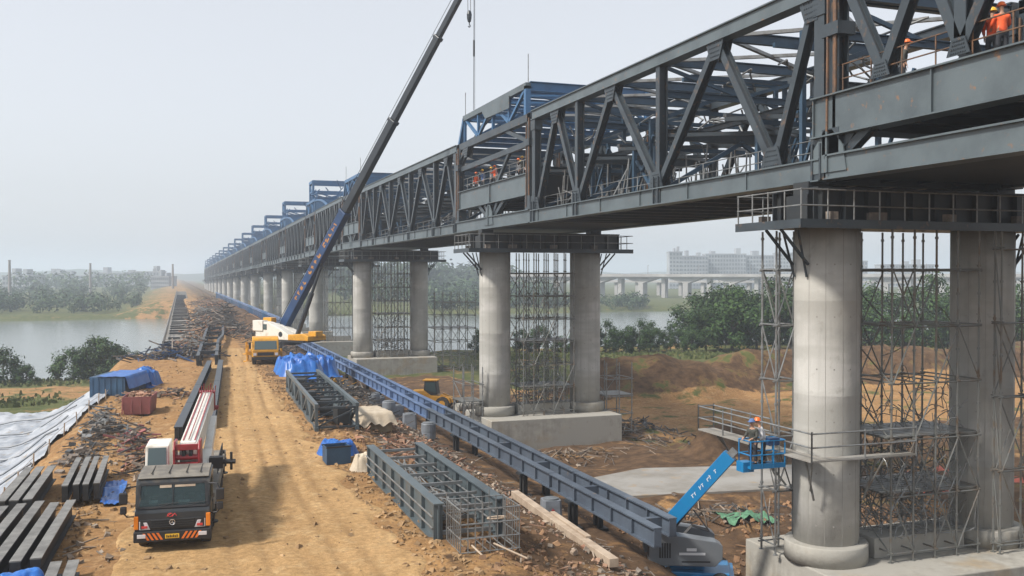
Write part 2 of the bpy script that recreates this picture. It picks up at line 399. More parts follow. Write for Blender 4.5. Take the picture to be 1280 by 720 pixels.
def road():
    b = MB()
    def fn(u, v_):
        y = lerp(14, 121, v_); c = road_c(y); wd = road_w(y) * 1.25
        x = c + wd * (2 * u - 1); k = hroad(x, y) * (1 - ss(112, 119, y))
        rut = 0
        for off in (-1.0, .95, 1.9, -.1): rut += math.exp(-((x - c - off - .35 * n2(off, y, .06)) / .17) ** 2)
        return (x, y, h(x, y) - .22 + .27 * min(1, k * 1.25) - .035 * rut * k + .02 * n2(x, y, .8) + .012 * n2(x, y, 3.0))
    b.grid(110, 420, fn)
    o = b.build('dirt_road', M['road'], smooth=True); struct(o)
    ta = o.data.attributes.new('track', 'FLOAT', 'POINT'); tv = []
    for x, y, z in b.v:
        q = 0
        for off in (-1.15, .95, 1.75, -.25, 2.6): q += math.exp(-((x - road_c(y) - off - .45 * n2(off * 3, y, .05)) / .16) ** 2)
        tv.append(min(1, q) * ss(.0, .35, n2(x * .3, y, .16, 3) + .35))
    ta.data.foreach_set('value', tv)
road()
wm = bpy.data.materials.new('river_water'); wm.use_nodes = True
p = wm.node_tree.nodes['Principled BSDF']; p.inputs['Base Color'].default_value = (.13, .15, .14, 1); p.inputs['Roughness'].default_value = .16
tn = wm.node_tree.nodes.new('ShaderNodeTexNoise'); tn.inputs['Scale'].default_value = .35; tn.inputs['Detail'].default_value = 6
gp = wm.node_tree.nodes.new('ShaderNodeNewGeometry'); wm.node_tree.links.new(gp.outputs['Position'], tn.inputs['Vector'])
bp = wm.node_tree.nodes.new('ShaderNodeBump'); bp.inputs['Strength'].default_value = .35; bp.inputs['Distance'].default_value = .25
wm.node_tree.links.new(tn.outputs['Fac'], bp.inputs['Height']); wm.node_tree.links.new(bp.outputs[0], p.inputs['Normal'])
b = MB(); b.poly([(-4000, 150, -7), (4000, 150, -7), (4000, 420, -7), (-4000, 420, -7)]); struct(b.build('river', wm))
b = MB()
b.grid(60, 24, lambda u, v_: (lerp(-2600, 3600, u), lerp(1900, 2500, v_), -8 + (18 + 30 * abs(n2(u * 6200, 0, .0022)) + 12 * n2(u * 6200, 5, .006)) * sin(pi * min(1, v_ * 1.0)) ** .7))
struct(b.build('hills', M['leaf2'], smooth=True))
# concrete slab in the excavation
b = MB(); b.prism([(24.4, 53.2), (36.8, 51.6), (43.5, 57.4), (31, 60.3), (25, 58.0)], 'z', -5.9, -5.08)
struct(b.build('concrete_slab', M['slab'], bevel=.03))

# haze: one closed box round the scene
hz = bpy.data.materials.new('haze'); hz.use_nodes = True; n_ = hz.node_tree.nodes
n_.remove(n_['Principled BSDF']); pv = n_.new('ShaderNodeVolumePrincipled')
pv.inputs['Color'].default_value = (.80, .89, 1, 1); pv.inputs['Density'].default_value = .00062; pv.inputs['Anisotropy'].default_value = .15
hz.node_tree.links.new(pv.outputs[0], n_['Material Output'].inputs['Volume'])
b = MB(); b.box(-6500, 6500, -300, 9500, -14, 64); ho = b.build('haze', hz); ho['kind'] = 'stuff'

# ------------------------------------------------------------------ the truss bridge
BX = 29.5; HX = 4.9; BZ = 12.2
def tilt(y): return -.011 * max(0, y - 150)
def gusset(b, y, z, x, up=True, s=.75, bolts=True):
    zz = [(-1.0, 0), (-.55, 1.15), (.55, 1.15), (1.0, 0)] if up else [(-1.0, 0), (-.5, -1.15), (.5, -1.15), (1.0, 0)]
    for xx in (x - .27, x + .23): b.prism([(y + u * s, z + w_ * s) for u, w_ in zz], 'x', xx, xx + .04)
    if x < 0 and bolts:
        for i in range(-3, 4):
            for j in range(4):
                u = i * .2 * s * (1 - .1 * j); q = z + (1 if up else -1) * (.15 + .26 * j) * s; b.box(x - .30, x - .27, y + u - .022, y + u + .022, q - .022, q + .022)
def span(label, y0, y1, posts, diags, seed=0, detail=True, clutter=0):
    yc = (y0 + y1) / 2
    t = thing('truss_span', label, 'bridge span', (BX, yc, BZ + tilt(yc)), 0, 'truss spans of the railway bridge')
    if y0 > 140: t.rotation_euler.x = -.011
    r = random.Random(seed); S = M['steel']; L_ = M['steel_light']
    Y = lambda y: y - yc
    ps = {}
    def part(name, m):
        if detail: return MB()
        return ps.setdefault((name, m), MB())
    def done(b, name, m):
        if detail: b.build(name, M[m], t)
    for sx in (-HX, HX):
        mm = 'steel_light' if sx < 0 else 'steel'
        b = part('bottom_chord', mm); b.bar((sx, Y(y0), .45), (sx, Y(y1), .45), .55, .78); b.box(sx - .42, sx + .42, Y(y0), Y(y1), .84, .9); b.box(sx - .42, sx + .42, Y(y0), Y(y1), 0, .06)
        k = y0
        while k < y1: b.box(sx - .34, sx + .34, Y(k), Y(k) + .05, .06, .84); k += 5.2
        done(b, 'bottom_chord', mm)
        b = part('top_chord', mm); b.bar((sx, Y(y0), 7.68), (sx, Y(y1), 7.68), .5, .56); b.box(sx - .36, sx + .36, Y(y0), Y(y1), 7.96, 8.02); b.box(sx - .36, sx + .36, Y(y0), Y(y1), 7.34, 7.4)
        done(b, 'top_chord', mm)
        for y in posts:
            b = part('splice_plate', 'steel'); b.box(sx - .33, sx - .279, Y(y) - .42, Y(y) + .42, .07, .83); b.box(sx - .40, sx - .331, Y(y) - .3, Y(y) - .2, .07, 1.5); b.box(sx - .40, sx - .331, Y(y) + .2, Y(y) + .3, .07, 1.5); done(b, 'splice_plate', 'steel')
        for i, y in enumerate(posts):
            end = i in (0, len(posts) - 1); m_ = 'steel'
            b = part('vertical_post', m_)
            b.ibar((sx, Y(y), .95), (sx, Y(y), 7.38), .62 if end else .42, .5, .05, (1, 0, 0))
            if end:
                b.box(sx - .3, sx + .3, Y(y) - .45, Y(y) + .45, 1.0, 1.9); b.box(sx - .3, sx + .3, Y(y) - .4, Y(y) + .4, 6.6, 7.3)
            done(b, 'vertical_post', m_)
        for ya, za, yb, zb in diags:
            b = part('diagonal', 'steel'); A = (sx, Y(ya), .9 if za == 0 else 7.4); B = (sx, Y(yb), .9 if zb == 0 else 7.4)
            b.ibar(A, B, .34 + .05 * r.random(), .4, .045, (1, 0, 0)); done(b, 'diagonal', 'steel')
        nodes = {}
        for ya, za, yb, zb in diags: nodes[(ya, za)] = 1; nodes[(yb, zb)] = 1
        for (y, z) in nodes:
            b = part('gusset_plate', 'steel'); gusset(b, Y(y), .86 if z == 0 else 7.4, sx, z == 0, .8, seed in (1, 2)); done(b, 'gusset_plate', 'steel')
    ny = sorted(set([p for p in posts] + [d[0] for d in diags if d[1] == 1]))
    for y in ny:
        b = part('top_strut', 'steel_blue'); b.ibar((-HX + .3, Y(y), 7.65), (HX - .3, Y(y), 7.65), .3, .5, .04); done(b, 'top_strut', 'steel_blue')
    for y in posts:
        b = part('sway_frame', 'steel_blue'); b.ibar((-HX + .3, Y(y), 5.9), (HX - .3, Y(y), 5.9), .26, .36, .04)
        b.bar((-HX + .3, Y(y), 4.7), (-1.6, Y(y), 5.8), .16, .2); b.bar((HX - .3, Y(y), 4.7), (1.6, Y(y), 5.8), .16, .2)
        done(b, 'sway_frame', 'steel_blue')
        b = part('upper_floor_beam', 'steel'); b.ibar((-HX + .3, Y(y), 3.75), (HX - .3, Y(y), 3.75), .3, .6, .05); done(b, 'upper_floor_beam', 'steel')
    for a, c in zip(ny, ny[1:]):
        b = part('lateral_brace', 'galv'); b.bar((-HX + .3, Y(a), 7.6), (HX - .3, Y(c), 7.6), .2, .16); b.bar((HX - .3, Y(a), 7.66), (-HX + .3, Y(c), 7.66), .2, .16); done(b, 'lateral_brace', 'galv')
    if seed in (1, 2):
        for a, c in zip(ny, ny[1:]):
            b = part('mid_brace', 'steel'); b.bar((-HX + .3, Y(a), 3.9), (HX - .3, Y(c), 3.9), .18, .2); b.bar((HX - .3, Y(a), 3.7), (-HX + .3, Y(c), 3.7), .18, .2); done(b, 'mid_brace', 'steel')
        for q in range(16 if seed == 1 else 9):
            u = r.random() ** (1.9 if seed == 1 else 1.0); yy = Y(y1 - 1.5 - (y1 - y0 - 4) * u); xx = r.choice((-3.0, -1.6, 1.6, 3.0)); hh = r.choice((3.0, 4.6, 6.4))
            b = part('falsework', 'steel_blue'); b.bar((xx, yy, .74), (xx, yy, .74 + hh), .22, .22); b.bar((xx, yy, .9), (xx, yy + r.choice((-2.4, 2.4)) if abs(yy) < (y1 - y0) / 2 - 3 else yy, .74 + hh * .8), .14, .14); b.bar((-xx, yy, .6 + hh), (xx, yy, .6 + hh), .18, .22); done(b, 'falsework', 'steel_blue')
        for y in posts:
            b = part('portal_brace', 'steel_blue'); b.bar((-HX + .3, Y(y), .9), (0, Y(y), 3.5), .2, .22); b.bar((HX - .3, Y(y), .9), (0, Y(y), 3.5), .2, .22); b.bar((-HX + .3, Y(y), 7.3), (0, Y(y), 6.0), .16, .18); b.bar((HX - .3, Y(y), 7.3), (0, Y(y), 6.0), .16, .18); done(b, 'portal_brace', 'steel_blue')
    for x in (-1.8, 1.8):
        b = part('stringer', 'steel'); b.ibar((x, Y(y0), 4.2), (x, Y(y1), 4.2), .25, .32, .04); done(b, 'stringer', 'steel')
    b = part('deck', 'steel_dark'); b.box(-HX + .3, HX - .3, Y(y0) + .02, Y(y1) - .02, .62, .74)
    k = y0 + 1.5
    while k < y1 - .5: b.box(-HX + .3, HX - .3, Y(k) - .12, Y(k) + .12, .04, .62); k += 2.6
    for x in (-2.9, -1, 1, 2.9): b.box(x - .1, x + .1, Y(y0) + .03, Y(y1) - .03, .2, .618)
    done(b, 'deck', 'steel_dark')
    b = part('deck_railing', 'galv')
    for sx in (-HX + .5,):
        for z in (1.35, 1.85): b.tube((sx, Y(y0) + .6, z), (sx, Y(y1) - .6, z), .025, 4)
        k = y0 + .7
        while k < y1: b.tube((sx, Y(k), .75), (sx, Y(k), 1.85), .025, 4); k += 2.4
    done(b, 'deck_railing', 'galv')
    if clutter:
        b = MB()
        for i in range(clutter):
            x = r.uniform(-3.6, 3.4); y = r.uniform(y0 + 1, min(y1 - 1, y0 + 22) if seed != 1 else y1 - 1) if seed != 1 else y1 - 1 - 20 * r.random() ** 1.6
            hgt = r.choice((1.8, 2.6, 3.0))
            b.tube((x, Y(y), .74), (x + r.uniform(-.4, .4), Y(y + r.uniform(-.4, .4)), .74 + hgt), .05, 5)
            if i % 2: b.tube((x, Y(y), .74 + hgt * r.random()), (x + r.uniform(-2, 2), Y(y + r.uniform(-2, 2)), .74 + hgt * r.random()), .045, 5)
        b.build('deck_scaffold', M['galv'], t)
        b = MB()
        for i in range(clutter // 3):
            x = r.uniform(-3, 3); y = y1 - 1.5 - 20 * r.random() ** 1.4 if seed == 1 else y0 + 1.5 + 20 * r.random()
            b.obox((x, Y(y), .74 + .3), r.uniform(.4, 1.4), r.uniform(.4, 1.4), .6, r.uniform(0, 3))
        b.build('stored_material', [M['scrap']], t)
        b = MB(); q = []
        for i in range(22):
            q.append((r.uniform(-3.8, 3.4), Y(y0 + (y1 - y0) * r.random()), r.uniform(4.2, 7.4)))
        for (x, y, z) in q:
            pts = [(x + k * .5 * r.uniform(.5, 1.4), y + k * .55 * r.uniform(-1, 1), z + .8 * sin(k * .9 + x)) for k in range(6)]
            b.path(pts, .055, 5)
        b.build('loose_cable', M['galv'], t)
    if not detail:
        for (name, m_), b in ps.items(): b.build(name, M[m_], t)
    return t
def warren(nodes_b, nodes_t):
    # zig-zag through alternating bottom / top nodes
    z = sorted([(y, 0) for y in nodes_b] + [(y, 1) for y in nodes_t])
    return [(a[0], a[1], b_[0], b_[1]) for a, b_ in zip(z, z[1:]) if a[1] != b_[1]]
PIER = [32.9, 76.0, 135.2, 181.7] + [229 + 47 * i for i in range(13)]
SEG = [(12.5, 31.6), (64.8, 83.6), (131, 145.5)] + [(y - 7, y + 7) for y in PIER[3:]]
span('long grey truss span between the nearest pier and the second pier', 31.9, 64.5, [32.1, 45.6, 56.5, 64.2],
     warren([35.3, 45.8, 56.5, 63.8], [32.6, 39.9, 51.5, 60.2]), 1, True, 60)
span('truss span of dark steel posts between the second pier and the third pier', 83.9, 130.7, [84.3, 91.9, 102.4, 112.5, 122, 130.3],
     warren([84.3, 91.9, 102.4, 112.5, 122, 130.3], [87.5, 97.4, 107.2, 117.5, 126.4]), 2, True, 26)
def farspan(i):
    y0, y1 = SEG[i][1] + .3, SEG[i + 1][0] - .3; n = 6
    ps = [y0 + .4 + (y1 - y0 - .8) * k / n for k in range(n + 1)]
    return y0, y1, ps, warren(ps, [(a + c) / 2 for a, c in zip(ps, ps[1:])])
proto = None
for i in range(2, len(SEG) - 1):
    y0, y1, ps, dg = farspan(i)
    lab = 'dark steel truss span between the %s and %s piers counted from the camera' % (ORD[i], ORD[i + 1])
    if i in (2, 3, 4): s_ = span(lab, y0, y1, ps, dg, 3 + i, i < 4, 0); proto = s_
    else:
        yc = (y0 + y1) / 2; dup(proto, (BX, yc, BZ + tilt(yc)), label=lab)

def segment(label, y0, y1, i):
    yc = (y0 + y1) / 2; t = thing('pier_segment', label, 'bridge segment', (BX, yc, BZ + tilt(yc)), 0, 'raised truss segments over the piers')
    if y0 > 140: t.rotation_euler.x = -.011
    Y = lambda y: y - yc
    L = y1 - y0; a0, a1 = -L / 2, L / 2; r = random.Random(i)
    far = i > 4
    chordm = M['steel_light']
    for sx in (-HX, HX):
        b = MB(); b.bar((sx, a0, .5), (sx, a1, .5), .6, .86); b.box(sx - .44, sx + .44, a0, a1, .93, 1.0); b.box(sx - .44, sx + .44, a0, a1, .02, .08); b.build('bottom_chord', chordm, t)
        # deep box girder carrying the upper deck, set a little inside the truss plane
        g0, g1 = a0 + .7, (a1 + .75 if i == 0 else a1 - .7); dz = -.36 if i == 0 else 0; xo = -.14 if (i == 0 and sx < 0) else 0
        b = MB(); b.box(sx - .2 + xo, sx + .2, g0, g1, 2.12 + dz, 3.62 + dz); b.box(sx - .36 + xo, sx + .36, g0, g1, 3.62 + dz, 3.68 + dz); b.box(sx - .36 + xo, sx + .36, g0, g1, 2.06 + dz, 2.12 + dz)
        k = g0 + .05
        while k <= g1:
            if not far or k < g0 + .1: b.box(sx - .3 + xo, sx + .3, k, k + .06, 2.12 + dz, 3.62 + dz)
            k += (g1 - g0 - .2) / (2 if i == 1 else 3)
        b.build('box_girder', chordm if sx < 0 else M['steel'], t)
        for y in (a0 + .35, a1 - .35):
            b = MB(); b.ibar((sx, y, .95), (sx, y, 8.0), .66, .5, .05, (1, 0, 0)); b.box(sx - .36, sx + .36, y - .5, y + .5, 1.0, 2.0); b.box(sx - .42, sx + .42, y - .5, y + .5, 5.6, 6.1)
            o = b.build('end_post', M['steel'], t)
            b = MB(); b.box(sx - .34, sx - .27, y - .28, y - .1, 1.9, 7.6); b.tube((sx - .36, y + .2, 1.2), (sx - .36, y + .16, 7.2), .06, 5); b.build('rust_stained_strip', M['rust'], t)
        n = 2 if L > 12 else 1
        # fan of struts between chord and box girder at the bearing, and web members above
        for c in ((0,) if i else (a1 - .2, a1 - 12.0)):
            for d in ((-3.2, -1.6, 1.6, 3.2) if i else (-2.6, -1.5)):
                b = MB(); b.ibar((sx, c + d * .25, .95), (sx, c + d, 2.1), .36, .36, .05, (1, 0, 0)); b.build('bearing_strut', M['steel'], t)
            b = MB(); b.prism([(c - 1.1, .3), (c - .9, 1.25), (c - .25, 1.95), (c + .25, 1.95), (c + .9, 1.25), (c + 1.1, .3)], 'x', sx - .36, sx - .3); b.box(sx - .44, sx - .36, c - .05, c + .05, .3, 1.9); b.build('gusset_plate', chordm, t)
        if i == 0:
            pts = [(a1 - 1.0, 7.4), (a1 - 3.0, 3.7), (a1 - 5.0, 7.4), (a1 - 6.7, 3.7), (a1 - 8.9, 7.4), (a1 - 11.2, 3.7)]
            posts = [a1 - 6.7]
        else:
            k = L / 4; pts = [(a1 - .4, 7.4), (a1 - k, 3.7), (0, 7.4), (a0 + k, 3.7), (a0 + .4, 7.4)]; posts = [0]
        if i == 1 and sx < 0: pts = [(a1 - .4, 6.6), (a1 - 2.6, 7.5)]; posts = []
        for (ya, za), (yb, zb) in zip(pts, pts[1:]):
            b = MB(); b.ibar((sx, ya, za), (sx, yb, zb), .4, .4, .05, (1, 0, 0)); b.build('diagonal', M['steel'], t)
        for y in posts: b = MB(); b.ibar((sx, y, 3.68), (sx, y, 7.6), .5, .4, .05, (1, 0, 0)); b.build('vertical_post', M['steel'], t)
        b = MB(); b.bar((sx, a0, 7.68), (sx, a1, 7.68), .5, .56); b.build('top_chord', M['steel'], t)
        for (y, z) in pts: 
            b = MB(); gusset(b, y, 3.5 if z < 5 else 7.5, sx, z < 5, .5 if i == 0 else .8); b.build('gusset_plate', M['steel'], t)
    dz = -.36 if i == 0 else 0; ae = a1 + 1.4 if i == 0 else a1
    b = MB(); b.box(-HX + .22, HX - .22, a0 + .75, ae - .75, 2.3 + dz, 2.45 + dz)
    k = a0 + 1.5
    while k < a1 - 1: b.box(-HX + .22, HX - .22, k - .15, k + .15, 2.0 + dz, 2.3 + dz); k += 2.2
    b.box(-HX + .22, HX - .22, a0 + .72, a0 + .78, 2.1 + dz, 3.6 + dz); b.box(-HX + .22, HX - .22, a0 + .8, ae - .8, 3.4 + dz, 3.5 + dz)
    b.build('upper_deck', M['steel_dark'], t)
    b = MB(); b.box(-HX + .3, HX - .3, a0 + .02, a1 - .02, .12, .22)
    k = a0 + .5
    while k < a1: b.box(-HX + .3, HX - .3, k - .12, k + .12, .22, .7); k += 2.4
    b.build('lower_deck', M['steel_dark'], t)
    # raised frame over the top chord
    if i > 0:
        fm = M['bright_blue']; zt = 10.1
        for sx in (-HX, HX):
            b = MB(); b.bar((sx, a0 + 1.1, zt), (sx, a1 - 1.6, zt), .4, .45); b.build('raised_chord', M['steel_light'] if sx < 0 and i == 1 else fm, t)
            b = MB()
            b.bar((sx, a0 + 1.3, 8.0), (sx, a0 + 1.3, zt), .4, .4); b.bar((sx, a1 - .2, 7.9), (sx, a1 - 1.7, zt), .4, .35)
            n = 4
            for k in range(n):
                ya = a0 + 1.3 + (L - 3.0) * k / n; yb = a0 + 1.3 + (L - 3.0) * (k + 1) / n
                b.bar((sx, ya, 8.0 if k % 2 else zt), (sx, yb, zt if k % 2 else 8.0), .22, .22); b.bar((sx, yb, 8.0), (sx, yb, zt), .22, .22)
            b.build('raised_web', fm, t)
        if i == 1:
            b = MB(); b.prism([(a0 + 4.6, zt - .15), (a0 + 4.6, zt - 1.1), (a0 + 10.5, zt - 1.0), (a0 + 11.6, zt - .15)], 'x', -HX - .28, -HX - .22); b.build('side_plate', M['steel_light'], t)
            b = MB(); 
            for k in range(8):
                u0 = k / 8; u1 = (k + 1) / 8
                q = lambda u: (-HX + .1, a1 - .6 - 9.0 * u, 6.3 + 2.9 * sin(u * pi * .5))
                b.bar(q(u0), q(u1), .2, .28)
            b.build('curved_haunch', M['steel'], t)
            b = MB(); b.bar((-HX, a0 + .6, 5.85), (-HX, a1 - .6, 5.7), .3, .42); b.bar((-HX, a0 + .6, 5.9), (-HX, a0 + 6, 7.5), .25, .3); b.bar((-HX, a0 + 5, 5.8), (-HX, a0 + 8, 3.7), .22, .25); b.build('middle_rail', M['steel'], t)
        for k in range(6):
            y = a0 + 1.3 + (L - 3) * k / 5
            b = MB(); b.ibar((-HX + .2, y, zt), (HX - .2, y, zt), .3, .5 if k else .7, .05); b.ibar((-HX + .2, y, 7.9), (HX - .2, y, 7.9), .3, .4, .05)
            b.bar((-HX + .2, y, 8.1), (-1.5, y, zt - .2), .2, .2); b.bar((HX - .2, y, 8.1), (1.5, y, zt - .2), .2, .2)
            b.build('cross_frame', fm, t)
        for k in range(5):
            y = a0 + 1.3 + (L - 3) * k / 5; y2 = a0 + 1.3 + (L - 3) * (k + 1) / 5
            b = MB(); b.bar((-HX + .2, y, zt), (HX - .2, y2, zt), .2, .15); b.bar((HX - .2, y, zt - .16), (-HX + .2, y2, zt - .16), .2, .15); b.build('frame_brace', fm, t)
        if i >= 3:
            # second tier with an open tower frame at its near end
            b = MB(); x0, x1 = -HX + .3, 2.2
            for x in (x0, x1):
                for y in (a0 + 6.5, a0 + 10.5): b.bar((x, y, zt), (x, y, zt + 3.7), .4, .4)
                b.bar((x, a0 + 6.3, zt + 3.8), (x, a0 + 10.7, zt + 3.8), .45, .5); b.bar((x, a0 + 6.5, zt), (x, a0 + 10.5, zt + 3.6), .2, .2)
                b.bar((x, a0 + 6.5, zt + 2), (x, a0 + 10.5, zt + 2), .25, .3)
            for y in (a0 + 6.5, a0 + 10.5):
                b.bar((x0, y, zt + 3.8), (x1, y, zt + 3.8), .45, .6); b.bar((x0, y, zt + 2), (x1, y, zt + 2), .3, .35); b.bar((x0, y, zt + .1), (x1, y, zt + 2), .2, .2); b.bar((x1, y, zt + .1), (x0, y, zt + 2), .2, .2)
            b.box(x0 + .5, x1 - .5, a0 + 7, a0 + 10, zt + .2, zt + 1.1); r5 = random.Random(5)
            for q in range(26): y = a0 + r5.uniform(1.5, 11); x = r5.choice((x0, x1, 0, -2.5)); z = zt + r5.uniform(.1, 2.2); b.bar((x, y, z), (x + r5.uniform(-1.5, 1.5), y + r5.uniform(-2, 2), z + r5.uniform(.2, 1.5)), .13, .13)
            for q in range(8): y = a0 + 1 + q * 1.5; b.tube((x0, y, zt + .2), (x0, y, zt + 1.4), .05, 5)
            b.tube((x0, a0 + 1, zt + 1.35), (x0, a0 + 11.5, zt + 1.35), .05, 5)
            b.build('tower_frame', fm, t)
            b = MB()
            for k in range(15):
                u = k / 14; y = a0 + 1 - 14 * u; z = zt - .2 - 2.0 * u * u
                b.bar((-HX, y, z), (HX, y, z), .25, .3)
                if k: b.bar((-HX, y, z), (-HX, y + 1, zt - .2 - 2.0 * ((k - 1) / 14) ** 2), .3, .3); b.bar((HX, y, z), (HX, y + 1, zt - .2 - 2.0 * ((k - 1) / 14) ** 2), .3, .3); b.bar((-HX, y, z), (-HX, y, 7.9), .2, .2); b.bar((-HX, y, z), (HX, y + 1, z), .15, .15)
            b.build('sloping_arm', fm, t)
        if i <= 2:
            for y in (a0 + 1.1, a1 - 1.8):
                b = MB(); b.tube((-HX, y, zt + .2), (-HX, y, zt + 2.3), .035, 5); b.build('mast', M['galv'], t)
    # handrail on the box girder, orange-brown at its posts
    b = MB(); x = -HX + (.12 if i else -.05); k = a0 + .8
    while k < ae - .7: b.tube((x, k, 3.68 + dz), (x, k, 4.82 + dz), .03, 5); k += 1.6
    for z in (4.25 + dz, 4.8 + dz): b.tube((x, a0 + .8, z), (x, ae - .8, z), .03, 5)
    b.build('railing', M['galv'] if i else M['rust'], t)
    return t
names = {0: 'nearest pier segment with a deep grey box girder and handrail above the closest concrete columns',
         1: 'pier segment with crowded handrailed platform under a raised blue frame, over the second pier',
         2: 'narrow pier segment behind the crane boom, over the third pier'}
sproto = None
for i, (y0, y1) in enumerate(SEG):
    lab = names.get(i, 'segment with a two-tier blue frame over the %s pier from the camera' % ORD[i])
    if i <= 3:
        s_ = segment(lab, y0, y1, i); sproto = s_
    else:
        yc = (y0 + y1) / 2; dup(sproto, (BX, yc, BZ + tilt(yc)), label=lab)

# ------------------------------------------------------------------ piers
def pier(label, y, near, top=10.4, base=-3.2, foot=-7.5):
    t = thing('bridge_pier', label, 'bridge pier', (BX, y, base), 0, 'twin-column concrete bridge piers')
    H_ = top - base
    for x in (-4.1, 4.1):
        b = MB(); b.lathe((x, 0, 0), [(1.3, 0), (1.3, H_ * .25), (1.305, H_ * .25 + .03), (1.3, H_ * .25 + .06), (1.3, H_ * .5), (1.306, H_ * .5 + .03), (1.3, H_ * .5 + .06), (1.3, H_ * .78), (1.306, H_ * .78 + .03), (1.3, H_ * .78 + .06), (1.3, H_)], 48 if near else 20)
        c = b.build('column', M['concrete'], t)
        for f in c.data.polygons: f.use_smooth = abs(f.normal.z) < .5
        if near:
            b = MB(); b.lathe((x, 0, 0), [(1.66, 0), (1.66, .74), (1.62, .78), (1.3, .8)], 48); o = b.build('collar', M['concrete2'], c); fm_ = MB()
            for a in (3.5, 4.02, 4.55, 5.1): fm_.bar((x + 1.302 * cos(a), 1.302 * sin(a), .8), (x + 1.302 * cos(a), 1.302 * sin(a), H_ - .02), .014, .008, (cos(a), sin(a), 0))
            for a in (3.76, 4.28, 4.82):
                for q in range(6): fm_.tube((x + 1.295 * cos(a), 1.295 * sin(a), 1.6 + 2.1 * q), (x + 1.304 * cos(a), 1.304 * sin(a), 1.6 + 2.1 * q), .035, 8)
            fm_.build('formwork_seam', M['seam'], c)
            for f in o.data.polygons: f.use_smooth = abs(f.normal.z) < .5
    b = MB(); b.box(-2.35, 2.35, -.85, .85, .003, .85); b.build('tie_beam', M['concrete2'], t, bevel=.03 if near else 0)
    b = MB(); b.box(-5.6, 5.9, -3.6, 3.6, foot - base, 0); b.build('pile_cap', M['concrete2'], t, bevel=.05 if near else 0)
    return t
pl = ['nearest concrete pier, its two thick columns at the right edge of the picture', 'second concrete pier, twin columns on a wide pale base block beyond the boom lift', 'third concrete pier, twin columns behind the blue grey girder and yellow loader', 'fourth concrete pier, just right of the long crane boom']
pp = None
for i, y in enumerate(PIER):
    lab = pl[i] if i < 4 else '%s concrete pier of the row, fading into the haze' % ORD[i]
    if i < 3: pier(lab, y, True)
    elif i == 3: pp = pier(lab, y, False, 10.3, -4, -9)
    else: dup(pp, (BX, y, -4 + tilt(y)), label=lab)

# platforms on the column heads
def platform(label, y, near):
    t = thing('pier_platform', label, 'work platform', (BX, y, 10.4), 0, 'railed platforms on the pier heads')
    x0, x1 = -7.0, 7.6
    b = MB(); b.box(x0, x1, -2.2, 2.2, .004, .14); b.box(x0, x1, -2.24, -2.2, -.12, .22); b.box(x0 - .04, x0, -2.24, 2.24, -.12, .22); b.build('deck', M['steel'], t)
    for yy in (-1.35, 1.35):
        b = MB(); b.ibar((x0 + 1.2, yy, .85), (x1 - 1.0, yy, .85), .6, 1.35, .06)
        k = x0 + 1.4
        while k < x1 - 1: b.box(k, k + .06, yy - .28, yy + .28, .23, 1.46); k += 1.1
        b.build('crosshead_beam', M['steel_dark'], t)
    for x in (-4.9, 4.9):
        b = MB(); b.box(x - .7, x + .7, -.7, .7, .14, 1.3); b.box(x - .5, x + .5, -.5, .5, 1.3, 1.84); b.build('bearing', M['steel_dark'], t)
    b = MB(); rr = random.Random(int(y))
    for k in range(10):
        x = rr.uniform(x0 + .6, x1 - .6); yy = rr.choice((-1.9, 1.8)); b.obox((x, yy, .14 + .2), rr.uniform(.3, .9), .25, .4, rr.uniform(-.3, .3))
    b.build('stored_material', M['scrap'], t)
    for yy in (-2.15, 2.15):
        b = MB(); k = x0 + .05
        while k < x1: b.tube((k, yy, .1), (k, yy, 1.4), .032, 5); k += 1.22
        for z in (.75, 1.36): b.tube((x0, yy, z), (x1, yy, z), .03, 5)
        b.build('railing', M['galv'], t)
    for x in (x0 + .05, x1 - .05):
        b = MB()
        for yy in (-1.1, 0, 1.1): b.tube((x, yy, .1), (x, yy, 1.4), .032, 5)
        for z in (.75, 1.36): b.tube((x, -2.15, z), (x, 2.15, z), .03, 5)
        b.build('end_railing', M['galv'], t)
    for s_, x in ((-1, -4.1 - 1.3), (1, 4.1 + 1.3)):
        b = MB()
        for yy in (-.5, .5): b.tube((x + s_ * .0, yy, -1.5), (x + s_ * 1.3, yy, -.1), .07, 5); b.tube((x, yy * .8, -2.0), (x + s_ * .5, yy, -.1), .05, 5)
        b.build('knee_brace', M['steel'], t)
    return t
p0 = platform('railed platform on the heads of the nearest columns', PIER[0], True)
for i, y in enumerate(PIER[1:], 1):
    dup(p0, (BX, y, 10.4 + (tilt(y) if i > 2 else 0)), label='railed platform on the heads of the %s pier counted from the camera' % ORD[i])

